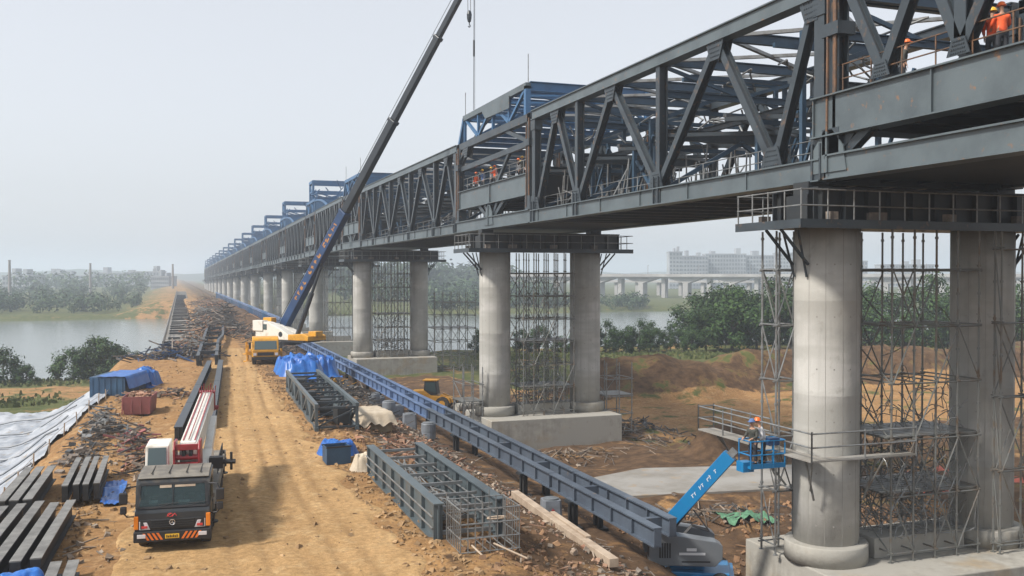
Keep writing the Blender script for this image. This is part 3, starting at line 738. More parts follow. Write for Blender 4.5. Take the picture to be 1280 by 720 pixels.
# scaffolds between and beside columns
def scaffold(label, x0, x1, nx, y0, y1, ny, z0, z1, lift=2.0, m='tube_dark', seed=0, boards=(), braces=True, rr=.045):
    r = random.Random(seed)
    t = thing('scaffold', label, 'scaffold', ((x0 + x1) / 2, (y0 + y1) / 2, z0), 0, 'tube scaffolds around the piers')
    cx, cy_ = t.location.x, t.location.y; H_ = z1 - z0
    xs = [x0 + (x1 - x0) * k / (nx - 1) - cx for k in range(nx)]; ys = [y0 + (y1 - y0) * k / (ny - 1) - cy_ for k in range(ny)]
    for y in ys:
        for x in xs:
            b = MB(); b.tube((x, y, 0), (x, y, H_), rr, 6)
            z = .5
            while z < H_: b.tube((x, y, z), (x, y, z + .1), rr * 1.6, 6); z += lift / 2
            b.lathe((x, y, 0), [(.12, 0), (.12, .02)], 6); b.build('upright', M[m], t)
    lv = 0; z = .35
    while z < H_:
        b = MB()
        for y in ys: b.tube((xs[0] - .15, y, z), (xs[-1] + .15, y, z), rr * .8, 5)
        for x in xs: b.tube((x, ys[0] - .15, z + .06), (x, ys[-1] + .15, z + .06), rr * .8, 5)
        b.build('ledger', M[m], t)
        if lv in boards:
            b = MB(); n = max(2, int((ys[-1] - ys[0]) / .3))
            for k in range(n): yy = ys[0] + (ys[-1] - ys[0]) * (k + .5) / n; b.obox(((xs[0] + xs[-1]) / 2, yy, z + .13), xs[-1] - xs[0] + .3, .24, .05, r.uniform(-.01, .01))
            b.build('boards', M['tube_dark'], t)
        if braces and z + lift < H_:
            b = MB()
            for y in (ys[0], ys[-1]):
                for k in range(nx - 1):
                    if r.random() < .62:
                        a, c = (xs[k], xs[k + 1]) if (k + lv) % 2 else (xs[k + 1], xs[k]); b.tube((a, y - .07, z), (c, y - .07, z + lift), rr * .7, 5)
                        if r.random() < .5: b.tube((c, y + .07, z), (a, y + .07, z + lift), rr * .7, 5)
            b.tube((xs[0], ys[0], z), (xs[0], ys[-1], z + lift), rr * .7, 5)
            if len(b.v): b.build('cross_brace', M[m], t)
        z += lift; lv += 1
    return t
scaffold('scaffold between the two nearest columns at the right of the picture', 27.4, 31.9, 5, 31.4, 34.6, 2, -3.2, 10.35, 2.3, 'tube_dark', 1, (1, 2))
scaffold('thin scaffold tower behind the left side of the nearest column', 23.65, 24.5, 2, 33.9, 34.9, 2, -3.2, 10.3, 2.3, 'galv', 2)
scaffold('scaffold tubes in front of the nearest pier right-hand column', 32.6, 35.6, 3, 30.9, 31.25, 2, -3.2, 10.3, 3.1, 'tube_dark', 13)
scaffold('scaffold between the twin columns of the second pier', 27.3, 31.8, 6, 74.2, 77.8, 3, -3.2, 10.3, 1.9, 'tube_dark', 3, (1, 3))
scaffold('low scaffold left of the second pier left column', 22.4, 24.0, 3, 75, 78.0, 2, -5.4, .9, 1.5, 'galv', 4, (2,))
scaffold('low scaffold right of the second pier right column', 35.2, 37.6, 3, 75, 78.0, 2, -5.4, .9, 1.5, 'galv', 5, (2,))
scaffold('scaffold between the twin columns of the third pier', 27.2, 31.9, 6, 133.4, 137, 3, -3.2, 10.3, 1.9, 'tube_dark', 6, (1, 3), rr=.055)
scaffold('scaffold standing beyond the right column of the third pier', 35.4, 41.5, 6, 133, 138, 2, -5.4, 6.0, 1.9, 'tube_dark', 7, (3,), rr=.055)
for k in range(3, 7):
    scaffold('scaffold between the twin columns of the %s pier from the camera' % ORD[k], 27.2, 31.9, 4, PIER[k] - 1.8, PIER[k] + 1.8, 2, -4 + tilt(PIER[k]), 10.2 + tilt(PIER[k]), 2.4, 'tube_dark', 8 + k, (), rr=.06)

# tangled rods at the foot of the scaffolds
def tangle(label, cx, cy_, z, w_, d, hh, n, seed, m='galv', r0=.022):
    r = random.Random(seed); b = MB()
    for i in range(n):
        x = r.uniform(-w_, w_); y = r.uniform(-d, d); zz = abs(r.gauss(0, .5)) * hh; a = r.uniform(0, 6.28); e = r.uniform(-.8, .9); pts = []
        for k in range(6):
            pts.append((x, y, max(.03, zz))); st = r.uniform(.2, .5)
            x += cos(a) * cos(e) * st; y += sin(a) * cos(e) * st * .6; zz += sin(e) * st; a += r.uniform(-.7, .7); e += r.uniform(-.7, .6)
            x = max(-w_, min(w_, x)); y = max(-d, min(d, y))
        b.path(pts, r0, 4)
    o = b.build('rod_tangle', M[m]); o.location = (cx, cy_, z); tag(o, label, 'rod heap')
tangle('tangle of bent pale rods at the foot of the nearest scaffold', 29.6, 33.0, -2.3, 2.2, 1.6, 5.2, 330, 3, 'galv', .02)
tangle('tangle of thin rods low in the second pier scaffold', 29.5, 76.0, -2.3, 2.1, 1.5, 4.5, 150, 4, 'galv', .028)
tangle('tangle of dark rods low in the third pier scaffold', 29.6, 135.2, -2.3, 2.2, 1.5, 3.5, 50, 5, 'tube_dark', .05)

# ------------------------------------------------------------------ people
def skinmesh(name, joints, edges, m, parent, sub=1, root=0):
    me = bpy.data.meshes.new(name); me.from_pydata([j[0] for j in joints], edges, []); me.update()
    o = bpy.data.objects.new(name, me); COL.objects.link(o)
    o.modifiers.new('skin', 'SKIN'); sv = me.skin_vertices[0].data
    for i, j in enumerate(joints):
        r_ = j[1]; sv[i].radius = (r_, r_) if not isinstance(r_, tuple) else r_
        sv[i].use_root = (i == root)
    sm = o.modifiers.new('sub', 'SUBSURF'); sm.levels = sub; sm.render_levels = sub
    dg = bpy.context.evaluated_depsgraph_get(); e = o.evaluated_get(dg)
    nm = bpy.data.meshes.new_from_object(e); bpy.data.objects.remove(o); nm.name = name
    for p_ in nm.polygons: p_.use_smooth = True
    nm.materials.clear(); nm.materials.append(m)
    q = bpy.data.objects.new(name, nm); COL.objects.link(q)
    if parent is not None: q.parent = parent
    return q
def person(label, loc, rz, jacket, hat, arms, lean=0, group=None, head_turn=0):
    # faces local -Y; arms: (elbow, wrist) per side in local space
    t = thing('person', label, 'person', loc, rz, group)
    P = lambda x, y, z: (x, y - lean * max(0, z - .95), z)
    legs = [P(0, 0, .98)]
    J = [(P(0, 0, .98), .13), (P(0, 0, 1.2), .125), (P(0, 0, 1.4), (.15, .12)), (P(0, -.01, 1.5), .06), (P(0, -.02, 1.58), .062), (P(0, -.03, 1.68), (.085, .1)), (P(0, -.025, 1.76), .06)]
    E_ = [(0, 1), (1, 2), (2, 3), (3, 4), (4, 5), (5, 6)]
    for sx, (el, wr) in zip((-1, 1), arms):
        k = len(J); J += [(P(sx * .19, 0, 1.41), .062), (P(*el), .045), (P(*wr), .032)]
        E_ += [(2, k), (k, k + 1), (k + 1, k + 2)]
        w_ = V(P(*wr)); d = (w_ - V(P(*el))).normalized(); palm = w_ + d * .07; k2 = len(J); J.append((tuple(palm), .03)); E_.append((k + 2, k2))
        side = d.cross(V((0, 0, 1))); side = side.normalized() if side.length > .1 else V((1, 0, 0))
        for f, ln in zip((-1.5, -.5, .5, 1.5), (.06, .075, .07, .055)):
            a = palm + side * f * .018 + d * .02; b_ = a + d * ln * .6 + V((0, 0, -.012)); c = b_ + d * ln * .5 + V((0, 0, -.03)); k3 = len(J)
            J += [(tuple(a), .0095), (tuple(b_), .0085), (tuple(c), .007)]; E_ += [(k2, k3), (k3, k3 + 1), (k3 + 1, k3 + 2)]
        a = w_ + d * .03 + side * .035 * sx; k3 = len(J); J += [(tuple(a), .011), (tuple(a + d * .045 + side * .015 * sx), .009)]; E_ += [(k + 2, k3), (k3, k3 + 1)]
    for sx in (-1, 1):
        k = len(J); J += [((sx * .1, 0, .9), .095), ((sx * .12, -.02, .5), .06), ((sx * .13, .02, .08), .042), ((sx * .14, -.13, .045), .04)]
        E_ += [(0, k), (k, k + 1), (k + 1, k + 2), (k + 2, k + 3)]
    skinmesh('body', J, E_, M['skin'], t, 1)
    Jk = [(P(0, 0, .86), (.19, .15)), (P(0, 0, 1.05), (.18, .14)), (P(0, 0, 1.25), (.185, .145)), (P(0, 0, 1.42), (.17, .13)), (P(0, -.01, 1.49), .085)]
    Ek = [(0, 1), (1, 2), (2, 3), (3, 4)]
    for sx, (el, wr) in zip((-1, 1), arms):
        k = len(Jk); wv = V(P(*el)).lerp(V(P(*wr)), .85); Jk += [(P(sx * .19, 0, 1.40), .085), (P(*el), .064), (tuple(wv), .05)]; Ek += [(3, k), (k, k + 1), (k + 1, k + 2)]
    skinmesh('jacket', Jk, Ek, jacket, t, 1, 1)
    Jt = [(P(0, 0, .98), (.165, .13)), (P(0, 0, .9), .15)]; Et = [(0, 1)]
    for sx in (-1, 1):
        k = len(Jt); Jt += [((sx * .1, 0, .82), .115), ((sx * .12, -.02, .5), .085), ((sx * .13, .02, .13), .07)]; Et += [(1, k), (k, k + 1), (k + 1, k + 2)]
    skinmesh('trousers', Jt, Et, M['trouser'], t, 1, 1)
    for sx in (-1, 1):
        b = MB(); b.obox((sx * .135, -.07, .055), .1, .29, .11); b.build('shoe', M['black'], t, bevel=.02)
    hc = V(P(0, -.03, 1.74))
    b = MB(); b.lathe(hc, [(.15, 0), (.155, .015), (.125, .03), (.12, .07), (.095, .11), (.05, .135), (.01, .142)], 16); b.obox(hc + V((0, -.15, .01)), .18, .1, .015); b.build('helmet', hat, t, True)
    f = V(P(0, -.12, 1.66)); b = MB()
    for sx in (-1, 1): b.obox(f + V((sx * .035, -.008, .02)), .025, .02, .012)
    b.build('eyes', M['black'], t)
    b = MB(); b.prism([(f.y - .035, f.z - .03), (f.y + .01, f.z - .03), (f.y + .01, f.z + .025)], 'x', -.014, .014); b.build('nose', M['skin'], t)
    b = MB(); b.obox(f + V((0, -.004, -.055)), .05, .015, .01); b.build('mouth', M['lampred'], t)
    return t
DOWN = [((-.26, .02, 1.14), (-.27, -.1, .93)), ((.26, .02, 1.14), (.27, -.1, .93))]
RAIL = [((-.27, -.1, 1.16), (-.2, -.36, 1.1)), ((.27, -.1, 1.16), (.2, -.36, 1.1))]
REACH = [((-.28, -.15, 1.22), (-.18, -.42, 1.3)), ((.26, .02, 1.14), (.25, -.16, .95))]
zt = BZ + 3.505
person('worker in bright orange jacket seen from behind at the handrail of the nearest box girder', (25.0, 23.75, zt - .36), 2.7, M['vest'], M['hato'], RAIL, .06)
person('worker in yellow helmet half hidden left of the orange-jacketed worker', (25.2, 24.35, zt - .36), 2.2, M['vest'], M['haty'], REACH, .1)
person('worker in dark jacket and orange helmet among the diagonals of the nearest segment', (25.6, 28.85, zt - .36), .9, M['clothdark'], M['hato'], DOWN, .15)
jk = [('white shirt', M['clothwhite']), ('dark jacket', M['clothdark']), ('orange jacket', M['vest']), ('blue shirt', M['clothblue'])]
P2pos = [(25.5, 66.9, 0), (26.1, 68.0, 2), (25.4, 69.3, 1), (25.6, 70.6, 0), (26.3, 72.0, 3), (25.4, 75.9, 2), (25.5, 77.1, 0), (26.2, 77.9, 0), (25.4, 79.2, 3), (25.5, 81.4, 2)]
for k, (x, y, j) in enumerate(P2pos):
    person('worker in %s, %s from the right on the second pier platform' % (jk[j][0], ORD[k]), (x, y, zt), R.uniform(-2.4, -.6), jk[j][1], (M['haty'], M['hato'])[k % 2], (DOWN, RAIL, REACH)[k % 3], .05, 'workers on the second pier platform')
for k, (y, j) in enumerate(((134.2, 2), (136.6, 0), (139.5, 2), (141.8, 1))):
    person('distant worker in %s, %s from the right above the third pier' % (jk[j][0], ORD[k]), (25.5, y, zt), -1.5, jk[j][1], M['haty'], (DOWN, RAIL)[k % 2], .05, 'workers above the third pier')

# ------------------------------------------------------------------ access platform round the nearest column
t = thing('column_platform', 'scaffold-board walkway with tube handrail wrapped round the nearest column', 'walkway', (25.4, 32.9, 1.2))
b = MB()
for k in range(8): b.obox((-1.72 + .055 - .28 * (k % 2) * .01, -1.0 + .5 * k - .25 + 2.6, .05), .01, .01, .01)
b = MB()
for k in range(4): b.box(-2.15 + k * .22, -1.94 + k * .22, -1.9, 6.6, 0, .06)
for k in range(3): b.box(-1.25, 2.9, -1.9 + k * .19, -1.72 + k * .19, .0, .06)
b.build('boards', M['slab'], t)
b = MB()
L1 = [(-2.12, -1.88), (2.9, -1.88)]; L2 = [(-2.12, -1.88), (-2.12, 6.6)]; L3 = [(-2.12, 6.6), (-1.3, 6.6)]; L4 = [(-1.3, 2.0), (-1.3, 6.6)]
for (a, c), n in ((L1, 3), (L2, 5), (L3, 2), (L4, 4)):
    for z in (.58, 1.12): b.tube((*a, z), (*c, z), .035, 6)
    for k in range(n): x = a[0] + (c[0] - a[0]) * k / (n - 1); y = a[1] + (c[1] - a[1]) * k / (n - 1); b.tube((x, y, -.02), (x, y, 1.2), .035, 6)
b.build('handrail', M['galv'], t)
for (x, y) in ((-1.9, -1.2), (1.0, -1.8), (-1.9, 2.2), (-1.8, 5.6)):
    b = MB(); d = V((-x, -y)).normalized() * .5 if y < 2 else V((.9, -.6)); b.tube((x, y, -.03), (x + d.x * 1.3, y + d.y * .8, -1.7), .05, 6); b.tube((x, y - .4, -.03), (x + d.x * .8, y + d.y * .6 , -1.3), .035, 6); b.build('strut', M['tube_dark'], t)

# ------------------------------------------------------------------ boom lift
bx, by, bz = 20.1, 35.0, h(20.1, 35.0) + .02
t = thing('boom_lift', 'blue boom lift with grey hoods, its basket raised beside the nearest column', 'boom lift', (bx, by, bz))
W = lambda x, y, z: (x - bx, y - by, z - bz)
ca = radians(-55)
rot = MX.Rotation(radians(60), 4, 'Z')
b = MB(); b.box(-1.0, 1.0, -1.7, 1.7, .35, .85); b.box(-1.2, 1.2, -1.9, -1.5, .4, .7); b.box(-1.2, 1.2, 1.5, 1.9, .4, .7); b.box(-.6, .6, -.7, .7, .85, 1.15); b.xf(rot).build('chassis', M['liftblue'], t, bevel=.04)
for sx in (-1, 1):
    for sy in (-1, 1):
        b = MB(); c = rot @ V((sx * 1.15, sy * 1.35, .45)); ax = rot @ V((1, 0, 0)); b.tube(c - ax * .17, c + ax * .17, .45, 20); wh = b.build('wheel', M['rubber'], t)
        b = MB(); b.tube(c - ax * .18, c + ax * .18, .22, 12); b.build('rim', M['liftblue'], wh)
u = V((.93, -.36, 0)); sdv = V((.36, .93, 0))
Mt = MX(((u.x, sdv.x, 0, 0), (u.y, sdv.y, 0, 0), (0, 0, 1, 0), (0, 0, 0, 1)))
for s_ in (-1, 1):
    b = MB(); pr = [(-1.7, 1.2), (.95, 1.15), (1.25, 1.45), (1.25, 2.0), (1.0, 2.15), (-1.3, 2.5), (-1.7, 2.35)]
    y0 = s_ * .9; b.prism(pr, 'y', y0 - .34, y0 + .34); b.xf(Mt).build('hood', M['hood'], t, bevel=.025)
    b = MB()
    for q in range(5): b.box(-1.3 + .1 * q, -1.24 + .1 * q, y0 - .352, y0 + .352, 1.5, 2.1)
    b.box(-.4, .75, y0 - .346, y0 + .346, 1.32, 1.38); b.box(-1.72, -1.5, y0 - .2, y0 + .2, 1.5, 1.9); b.xf(Mt).build('hood_grille', M['black'], t)
    b = MB(); b.box(-.5, .55, y0 - .350, y0 + .350, 1.62, 1.72); b.box(-.2, .2, y0 - .351, y0 + .351, 1.78, 1.9); b.xf(Mt).build('hood_decal', M['clothwhite'], t)
b = MB(); b.box(-.9, .7, -.4, .4, 1.15, 1.6); b.xf(Mt).build('turret', M['black'], t)
b = MB()
for q in (-.12, .0, .12): b.path([Mt @ V((-.6, q, 1.6)), Mt @ V((.2, q, 2.5)), Mt @ V((.9, q * 1.5, 2.3)), V(W(20.4, 35.0, -1.3))], .03, 5)
b.build('hose', M['black'], t)
A = V(W(19.75, 35.6, -1.75)); B = V(W(21.55, 33.7, 1.35)); bd = (B - A).normalized()
b = MB(); b.bar(A - bd * .5, A.lerp(B, .93), .36, .56); b.build('boom', M['liftblue'], t, bevel=.02)
b = MB(); b.bar(A.lerp(B, .9), B, .22, .3); b.build('inner_boom', M['galv'], t)
b = MB(); e = A.lerp(B, .05) + V((0, 0, -.45)); b.tube(e, A.lerp(B, .55) + V((0, 0, -.25)), .07, 8); b.tube(A.lerp(B, .5) + V((0, 0, -.23)), A.lerp(B, .8) + V((0, 0, -.2)), .045, 8); b.build('lift_cylinder', M['black'], t)
b = MB(); q, p_, a_, c_ = b._frame(A, B, (0, 0, 1)); q = A; sgn = -1 if a_.x > 0 else 1
for k, ln in enumerate((.18, .1, .16, .12, .2, .1, .14)):
    o = A.lerp(B, .34 + .06 * k) + a_ * sgn * .183; o = o - bd * .08 * (k % 2); b.bar(o - c_ * .07, o + c_ * (.02 + .03 * (k % 3)) + bd * .05, .006, .03, bd); b.bar(o + c_ * (.05 - .04 * (k % 3)), o + c_ * .04 + bd * ln * .8, .006, .025, c_)
b.build('lettering', M['clothwhite'], t)
fx, fy, fz = 22.5, 33.2, .72
b = MB(); cx, cy_, cz = W(fx, fy, fz)
b.box(cx - .8, cx + .8, cy_ - .42, cy_ + .42, cz, cz + .1); b.box(cx - .82, cx + .82, cy_ - .44, cy_ - .41, cz, cz + .2)
b.box(cx - 1.0, cx - .5, cy_ - .2, cy_ + .3, cz - .15, cz + .25)
for x in (-.8, -.27, .27, .8):
    for y in (-.42, .42): b.tube((cx + x, cy_ + y, cz), (cx + x, cy_ + y, cz + 1.12), .03, 6)
for z in (.55, 1.1):
    for y in (-.42, .42): b.tube((cx - .8, cy_ + y, cz + z), (cx + .8, cy_ + y, cz + z), .03, 6)
    for x in (-.8, .8): b.tube((cx + x, cy_ - .42, cz + z), (cx + x, cy_ + .42, cz + z), .03, 6)
b.build('basket', M['liftblue'], t)
b = MB(); b.obox((cx + .3, cy_ - .3, cz + 1.05), .5, .28, .3); b.build('control_box', M['boomblue'], t, bevel=.02)
person('worker in dark clothes standing at the left end of the blue lift basket', (fx - .42, fy, fz + .1), -1.2, M['clothdark'], M['clothblue'], RAIL, .05)
person('worker in white shirt and orange helmet crouched over in the lift basket', (fx + .12, fy + .05, fz + .1), -2.2, M['clothwhite'], M['hato'], REACH, .28)

# ------------------------------------------------------------------ long launching girder on the ground
t = thing('launching_girder', 'long twin blue-grey plate girder on short posts, running beside the bridge piers', 'plate girder', (18.1, 90, -2.2))
g = MB(); L = lambda x, y, z: (x - 18.1, y - 90, z + 2.2)
YE = [31.9, 42.5, 54, 66, 78, 90, 102, 114, 126, 138, 150]
for xx, ye in ((17.1, 31.9), (18.35, 33.0)):
    for a, c in zip(YE, YE[1:]):
        a = max(a, ye); b = MB(); b.ibar(L(xx, a + .03, -1.36), L(xx, c - .03, -1.36), .36, .74, .06)
        k = a + .02
        while k < c - .1: b.box(xx - 18.1 - .15, xx - 18.1 + .15, k - 90, k + .06 - 90, .53, 1.14); k += 1.9
        b.build('girder_section', M['rail_grey' if a < 60 else 'rail_blue'], t)
for k, y in enumerate(range(33, 150, 6)):
    b = MB(); b.bar(L(17.12, y + 1, -1.36), L(18.3, y + 1, -1.36), .25, .4); b.build('diaphragm', M['rail_grey' if y < 66 else 'rail_blue'], t)
for y in (40, 46.5, 59, 71, 83, 95, 107, 119, 131, 143):
    for x in (17.1, 18.35):
        b = MB(); zg = h(x, y) - .15
        for d in (-.22, .22): b.ibar(L(x, y + d, zg), L(x, y + d, -1.88), .2, .22, .03, (1, 0, 0))
        b.box(x - 18.1 - .35, x - 18.1 + .35, y - 90 - .4, y - 90 + .4, zg + 2.2, zg + 2.35); b.box(x - 18.1 - .3, x - 18.1 + .3, y - 90 - .35, y - 90 + .35, .34, .46); b.build('support_post', M['steel_dark'], t)
t = thing('lattice_girder', 'tall bright blue girder line continuing past the crane into the haze', 'girder', (17.2, 285, -1.6))
for k in range(22):
    y0 = 152 + k * 12 - 285
    b = MB(); b.bar((0, y0, 2.6), (0, y0 + 11.8, 2.6), .5, .4); b.bar((0, y0, .2), (0, y0 + 11.8, .2), .5, .4)
    for j in range(6): b.bar((0, y0 + j * 2, .2), (0, y0 + j * 2, 2.6), .3, .3); b.bar((0, y0 + j * 2, .3), (0, y0 + j * 2 + 1.8, 2.5), .2, .2)
    b.box(.22, .26, y0, y0 + 11.8, .4, 2.4)
    b.build('girder_panel', M['rail_blue' if k % 3 else 'bright_blue'], t)

# grey boxes and drums along the girder
def drum(label, x, y, r_=.42, hh=.95, square=True, mark=False):
    z = h(x, y) - .04; t = thing('cement_drum', label, 'drum', (x, y, z), R.uniform(-.2, .2), 'grey drums along the girder')
    b = MB(); k = .86
    if square:
        pts = [(-r_, -r_ + .1), (-r_ + .1, -r_), (r_ - .1, -r_), (r_, -r_ + .1), (r_, r_ - .1), (r_ - .1, r_), (-r_ + .1, r_), (-r_, r_ - .1)]
        for i in range(8):
            a, c = pts[i], pts[(i + 1) % 8]; b.poly([(a[0] * 1.03, a[1] * 1.03, 0), (c[0] * 1.03, c[1] * 1.03, 0), (c[0] * .92, c[1] * .92, hh), (a[0] * .92, a[1] * .92, hh)])
        b.poly([(x_ * .92, y_ * .92, hh) for x_, y_ in pts]); b.poly([(x_ * 1.03, y_ * 1.03, 0) for x_, y_ in pts])
    else: b.lathe((0, 0, 0), [(r_ * .95, 0), (r_, .05), (r_ * .97, hh * .5), (r_, hh * .52), (r_ * .97, hh * .97), (r_ * .9, hh)], 20)
    b.build('drum_body', M['drum'], t, bevel=.02)
    b = MB(); b.lathe((0, 0, hh + .003), [(r_ * .8, 0), (r_ * .78, .06), (r_ * .4, .09), (.05, .1)], 16); b.build('lid', M['hood'], t)
    if mark:
        b = MB(); 
        for a, c in (((-.06, .6), (.08, .6)), ((.06, .6), (-.05, .42)), ((-.08, .42), (.08, .42)), ((0, .68), (0, .34))): b.bar((a[0], -r_ * 1.0, a[1]), (c[0], -r_ * 1.0, c[1]), .03, .02)
        b.build('red_mark', M['lampred'], t)
drum('grey square drum with a red mark beside the near end of the girder', 15.9, 39.7, .44, 1.0, True, True)
for k, (x, y, s_) in enumerate(((15.9, 61.4, 0), (15.9, 66.8, 1), (16.1, 72, 1), (15.0, 69.5, 0), (16.0, 78, 0), (15.2, 76, 0))):
    drum('%s from the near end of the plain grey drums beside the girder' % ORD[k], x, y, .5, 1.05, s_, False)

# ------------------------------------------------------------------ girder frames lying beside the track
gx, gy = 9.0, 35; gz = h(8, 35) - .05
t = thing('girder_pair', 'pair of grey plate girders tied by cross bars, lying beside the dirt track', 'steel frame', (gx, gy, gz))
for s_, xx in ((0, -1.05), (1, 1.05)):
    b = MB(); b.ibar((xx, -5.6, .62), (xx, 5.6, .62), .34, 1.24, .05)
    for k in range(8): b.box(xx - .15, xx + .15, -5.5 + k * 1.57, -5.46 + k * 1.57, .05, 1.19)
    b.build('side_girder', M['steel_light'], t)
    b = MB()
    for z in (.45, .8): b.tube((xx - .19, -5.5, z), (xx - .19, 5.5, z), .03, 5)
    b.build('stiffener_bar', M['galv'], t)
for k in range(7):
    y = -5.2 + k * 1.75; b = MB(); b.bar((-.87, y, 1.0), (.87, y, 1.0), .1, .1); b.bar((-.87, y, .2), (.87, y, .2), .12, .12); b.build('cross_bar', M['galv'], t)
b = MB(); rr = random.Random(5)
for k in range(16):
    x = -.7 + rr.random() * .8; b.path([(x + .15 * sin(j + k), 4.8 - j * 1.35, .35 + .45 * rr.random()) for j in range(8)], .03, 5)
b.build('rod_bundle', M['galv'], t)
t = thing('rebar_cage', 'open reinforcing bar cage standing at the near end of the grey girder pair', 'rebar cage', (9.15, 28.6, h(9, 28.6) - .03))
for x in (-.95, .95):
    b = MB()
    for k in range(8): y = -.75 + .21 * k; b.tube((x, y, 0), (x, y, 1.4), .018, 5)
    for z in (.08, .5, .95, 1.38): b.tube((x, -.8, z), (x, .8, z), .02, 5)
    b.build('side_mesh', M['galv'], t)
b = MB()
for y in (-.78, .78):
    for k in range(9): x = -.95 + .237 * k; b.tube((x, y, 0), (x, y, 1.4 if k % 3 else 1.6), .018, 5)
    for z in (.08, .5, .95, 1.38): b.tube((-.98, y, z), (.98, y, z), .02, 5)
for k in range(7): b.tube((-.95 + .3 * k, -.8, .06), (-.95 + .3 * k, .8, .06), .018, 5)
b.build('end_mesh', M['galv'], t)
b = MB(); b.path([(.3 + .3 * cos(a * .52), -.5 + .12 * sin(a * .52), 1.0) for a in range(13)], .03, 5); b.tube((.1, -.8, .3), (.9, -1.6, -.02), .03); b.tube((-.6, -.8, .3), (-.3, -1.7, -.02), .03); b.build('loose_rods', M['timber'], t)
t = thing('truss_box', 'dark lattice girder box with crossed bracing beside the track, nearer than the blue tarp', 'steel frame', (8.75, 62.2, h(8.9, 63) - .1), -.03)
for xx in (-1.1, 1.1):
    b = MB()
    for z in (.12, 1.4): b.bar((xx, -9.8, z), (xx, 9.8, z), .2, .2)
    for k in range(9):
        y = -9.6 + k * 2.4; b.bar((xx, y, .1), (xx, y, 1.4), .16, .16)
        if k < 8: b.bar((xx, y, .2 if k % 2 else 1.3), (xx, y + 2.4, 1.3 if k % 2 else .2), .12, .12); b.bar((xx + .1, y, 1.3 if k % 2 else .2), (xx + .1, y + 2.4, .2 if k % 2 else 1.3), .08, .08)
    b.build('side_lattice', M['steel_light'], t)
for k in range(9):
    y = -9.6 + k * 2.4; b = MB(); b.bar((-1.1, y, 1.25), (1.1, y, 1.25), .12, .12); b.bar((-1.1, y, .2), (1.1, y, 1.2), .08, .08); b.bar((-1.1, y, .2), (1.1, y, .2), .12, .12); b.build('cross_bar', M['steel'], t)
b = MB()
for k in range(5): b.obox((R.uniform(-.5, .5), -8 + 4 * k, .6), .7, 1.2, .9, R.uniform(-.3, .3))
b.build('stored_block', M['steel_dark'], t)

# ------------------------------------------------------------------ tarps, crates, sacks
def heap(name, label, cat, x, y, w_, d, hh, m, seed, rz=0, flat=.55, nx=46):
    z = h(x, y) - .06
    b = MB()
    def fn(u, v_):
        a = 2 * u - 1; c = 2 * v_ - 1
        e = (abs(a) ** 3.2 + abs(c) ** 3.2) ** (1 / 3.2)
        px, py = a * w_ / 2, c * d / 2
        k = 1 - ss(flat, 1.0, e)
        q = hh * k * (1 - .25 * abs(n2(px * .8, py * .8, 1, seed)) - .12 * n2(px, py, .6, seed + 5))
        f = n2(px + .5 * n2(px, py, 1.1, seed), py, 1.7, seed + 9) * .2 * hh - .13 * hh * abs(n2(px + .6 * n2(px, py, .9, seed), py * .7, 1.15, seed + 21)) + (.5 - abs(n2(px + .4 * n2(px, py, 2, seed), py, 2.6, seed + 2))) * .14 * min(hh, 1) + (.4 - abs(n2(px, py, 6.5, seed + 4))) * .045
        ex = 1 + .1 * n2(a * 2, c * 2, 1, seed + 3)
        return (px * ex, py * ex, max(0, q + f * (.4 + k)))
    b.grid(nx + 34, nx + 34, fn); o = b.build(name, m, smooth=True); o.location = (x, y, z); o.rotation_euler = (0, 0, rz); tag(o, label, cat); return o
heap('tarp_heap', 'big bright blue tarpaulin heap in front of the yellow crane truck', 'tarpaulin', 10.2, 84, 4.6, 7.5, 1.75, M['tarp'], 1, 0, .62)
heap('tarp_heap', 'smaller blue tarpaulin bundle behind the big blue heap, right of the crane', 'tarpaulin', 13.3, 91, 3.0, 5, 1.7, M['tarp'], 7, 0, .62)
heap('tarp_heap', 'crumpled dark blue tarpaulin behind the black bin', 'tarpaulin', 7.35, 45.4, 2.3, 1.9, .75, M['tarp'], 3)
heap('tarp_heap', 'blue tarpaulin over steel beams in the bottom left corner', 'tarpaulin', -4.5, 26.9, 3.2, 3.0, .8, M['tarp'], 4, 0, .8)
heap('sack', 'limp white bulk sack beside the end of the grey girder pair', 'sack', 8.0, 41.9, 1.5, 1.3, .75, M['beigetarp'], 6)
t = thing('covered_crate', 'tan crate draped with a pale beige cloth between lattice box and girder', 'crate', (11.2, 57, h(11.2, 57) - .1), .1)
b = MB(); b.box(-.85, .85, -1.5, 1.5, 0, 1.15); b.build('crate_box', M['crate'], t, bevel=.03)
b = MB(); b.grid(24, 24, lambda u, v_: (1.15 * (2 * u - 1), 2.0 * (2 * v_ - 1), 1.2 - .8 * ss(.74, 1, max(abs(2 * u - 1), abs(2 * v_ - 1))) * (.8 + .4 * n2(u * 6, v_ * 6, 1)) + .04 * n2(u * 9, v_ * 9, 1))); b.build('cover_cloth', M['beigetarp'], t, True)
t = thing('waste_bin', 'black open-topped square bin standing at the edge of the track', 'bin', (7.0, 43.6, h(7, 43.6) - .03), .1)
b = MB(); b.box(-.55, .55, -.4, .4, 0, .06)
for q in ((-.55, .55, -.4, -.36), (-.55, .55, .36, .4), (-.55, -.51, -.36, .36), (.51, .55, -.36, .36)): b.box(*q, .06, .8)
b.build('bin_body', M['container'], t); b = MB(); b.box(-.58, .58, -.43, -.4, .76, .83); b.box(-.58, .58, .4, .43, .76, .83); b.build('rim', M['black'], t)
t = tag(MB().build('x', M['timber']), 'x', 'x'); bpy.data.objects.remove(t)
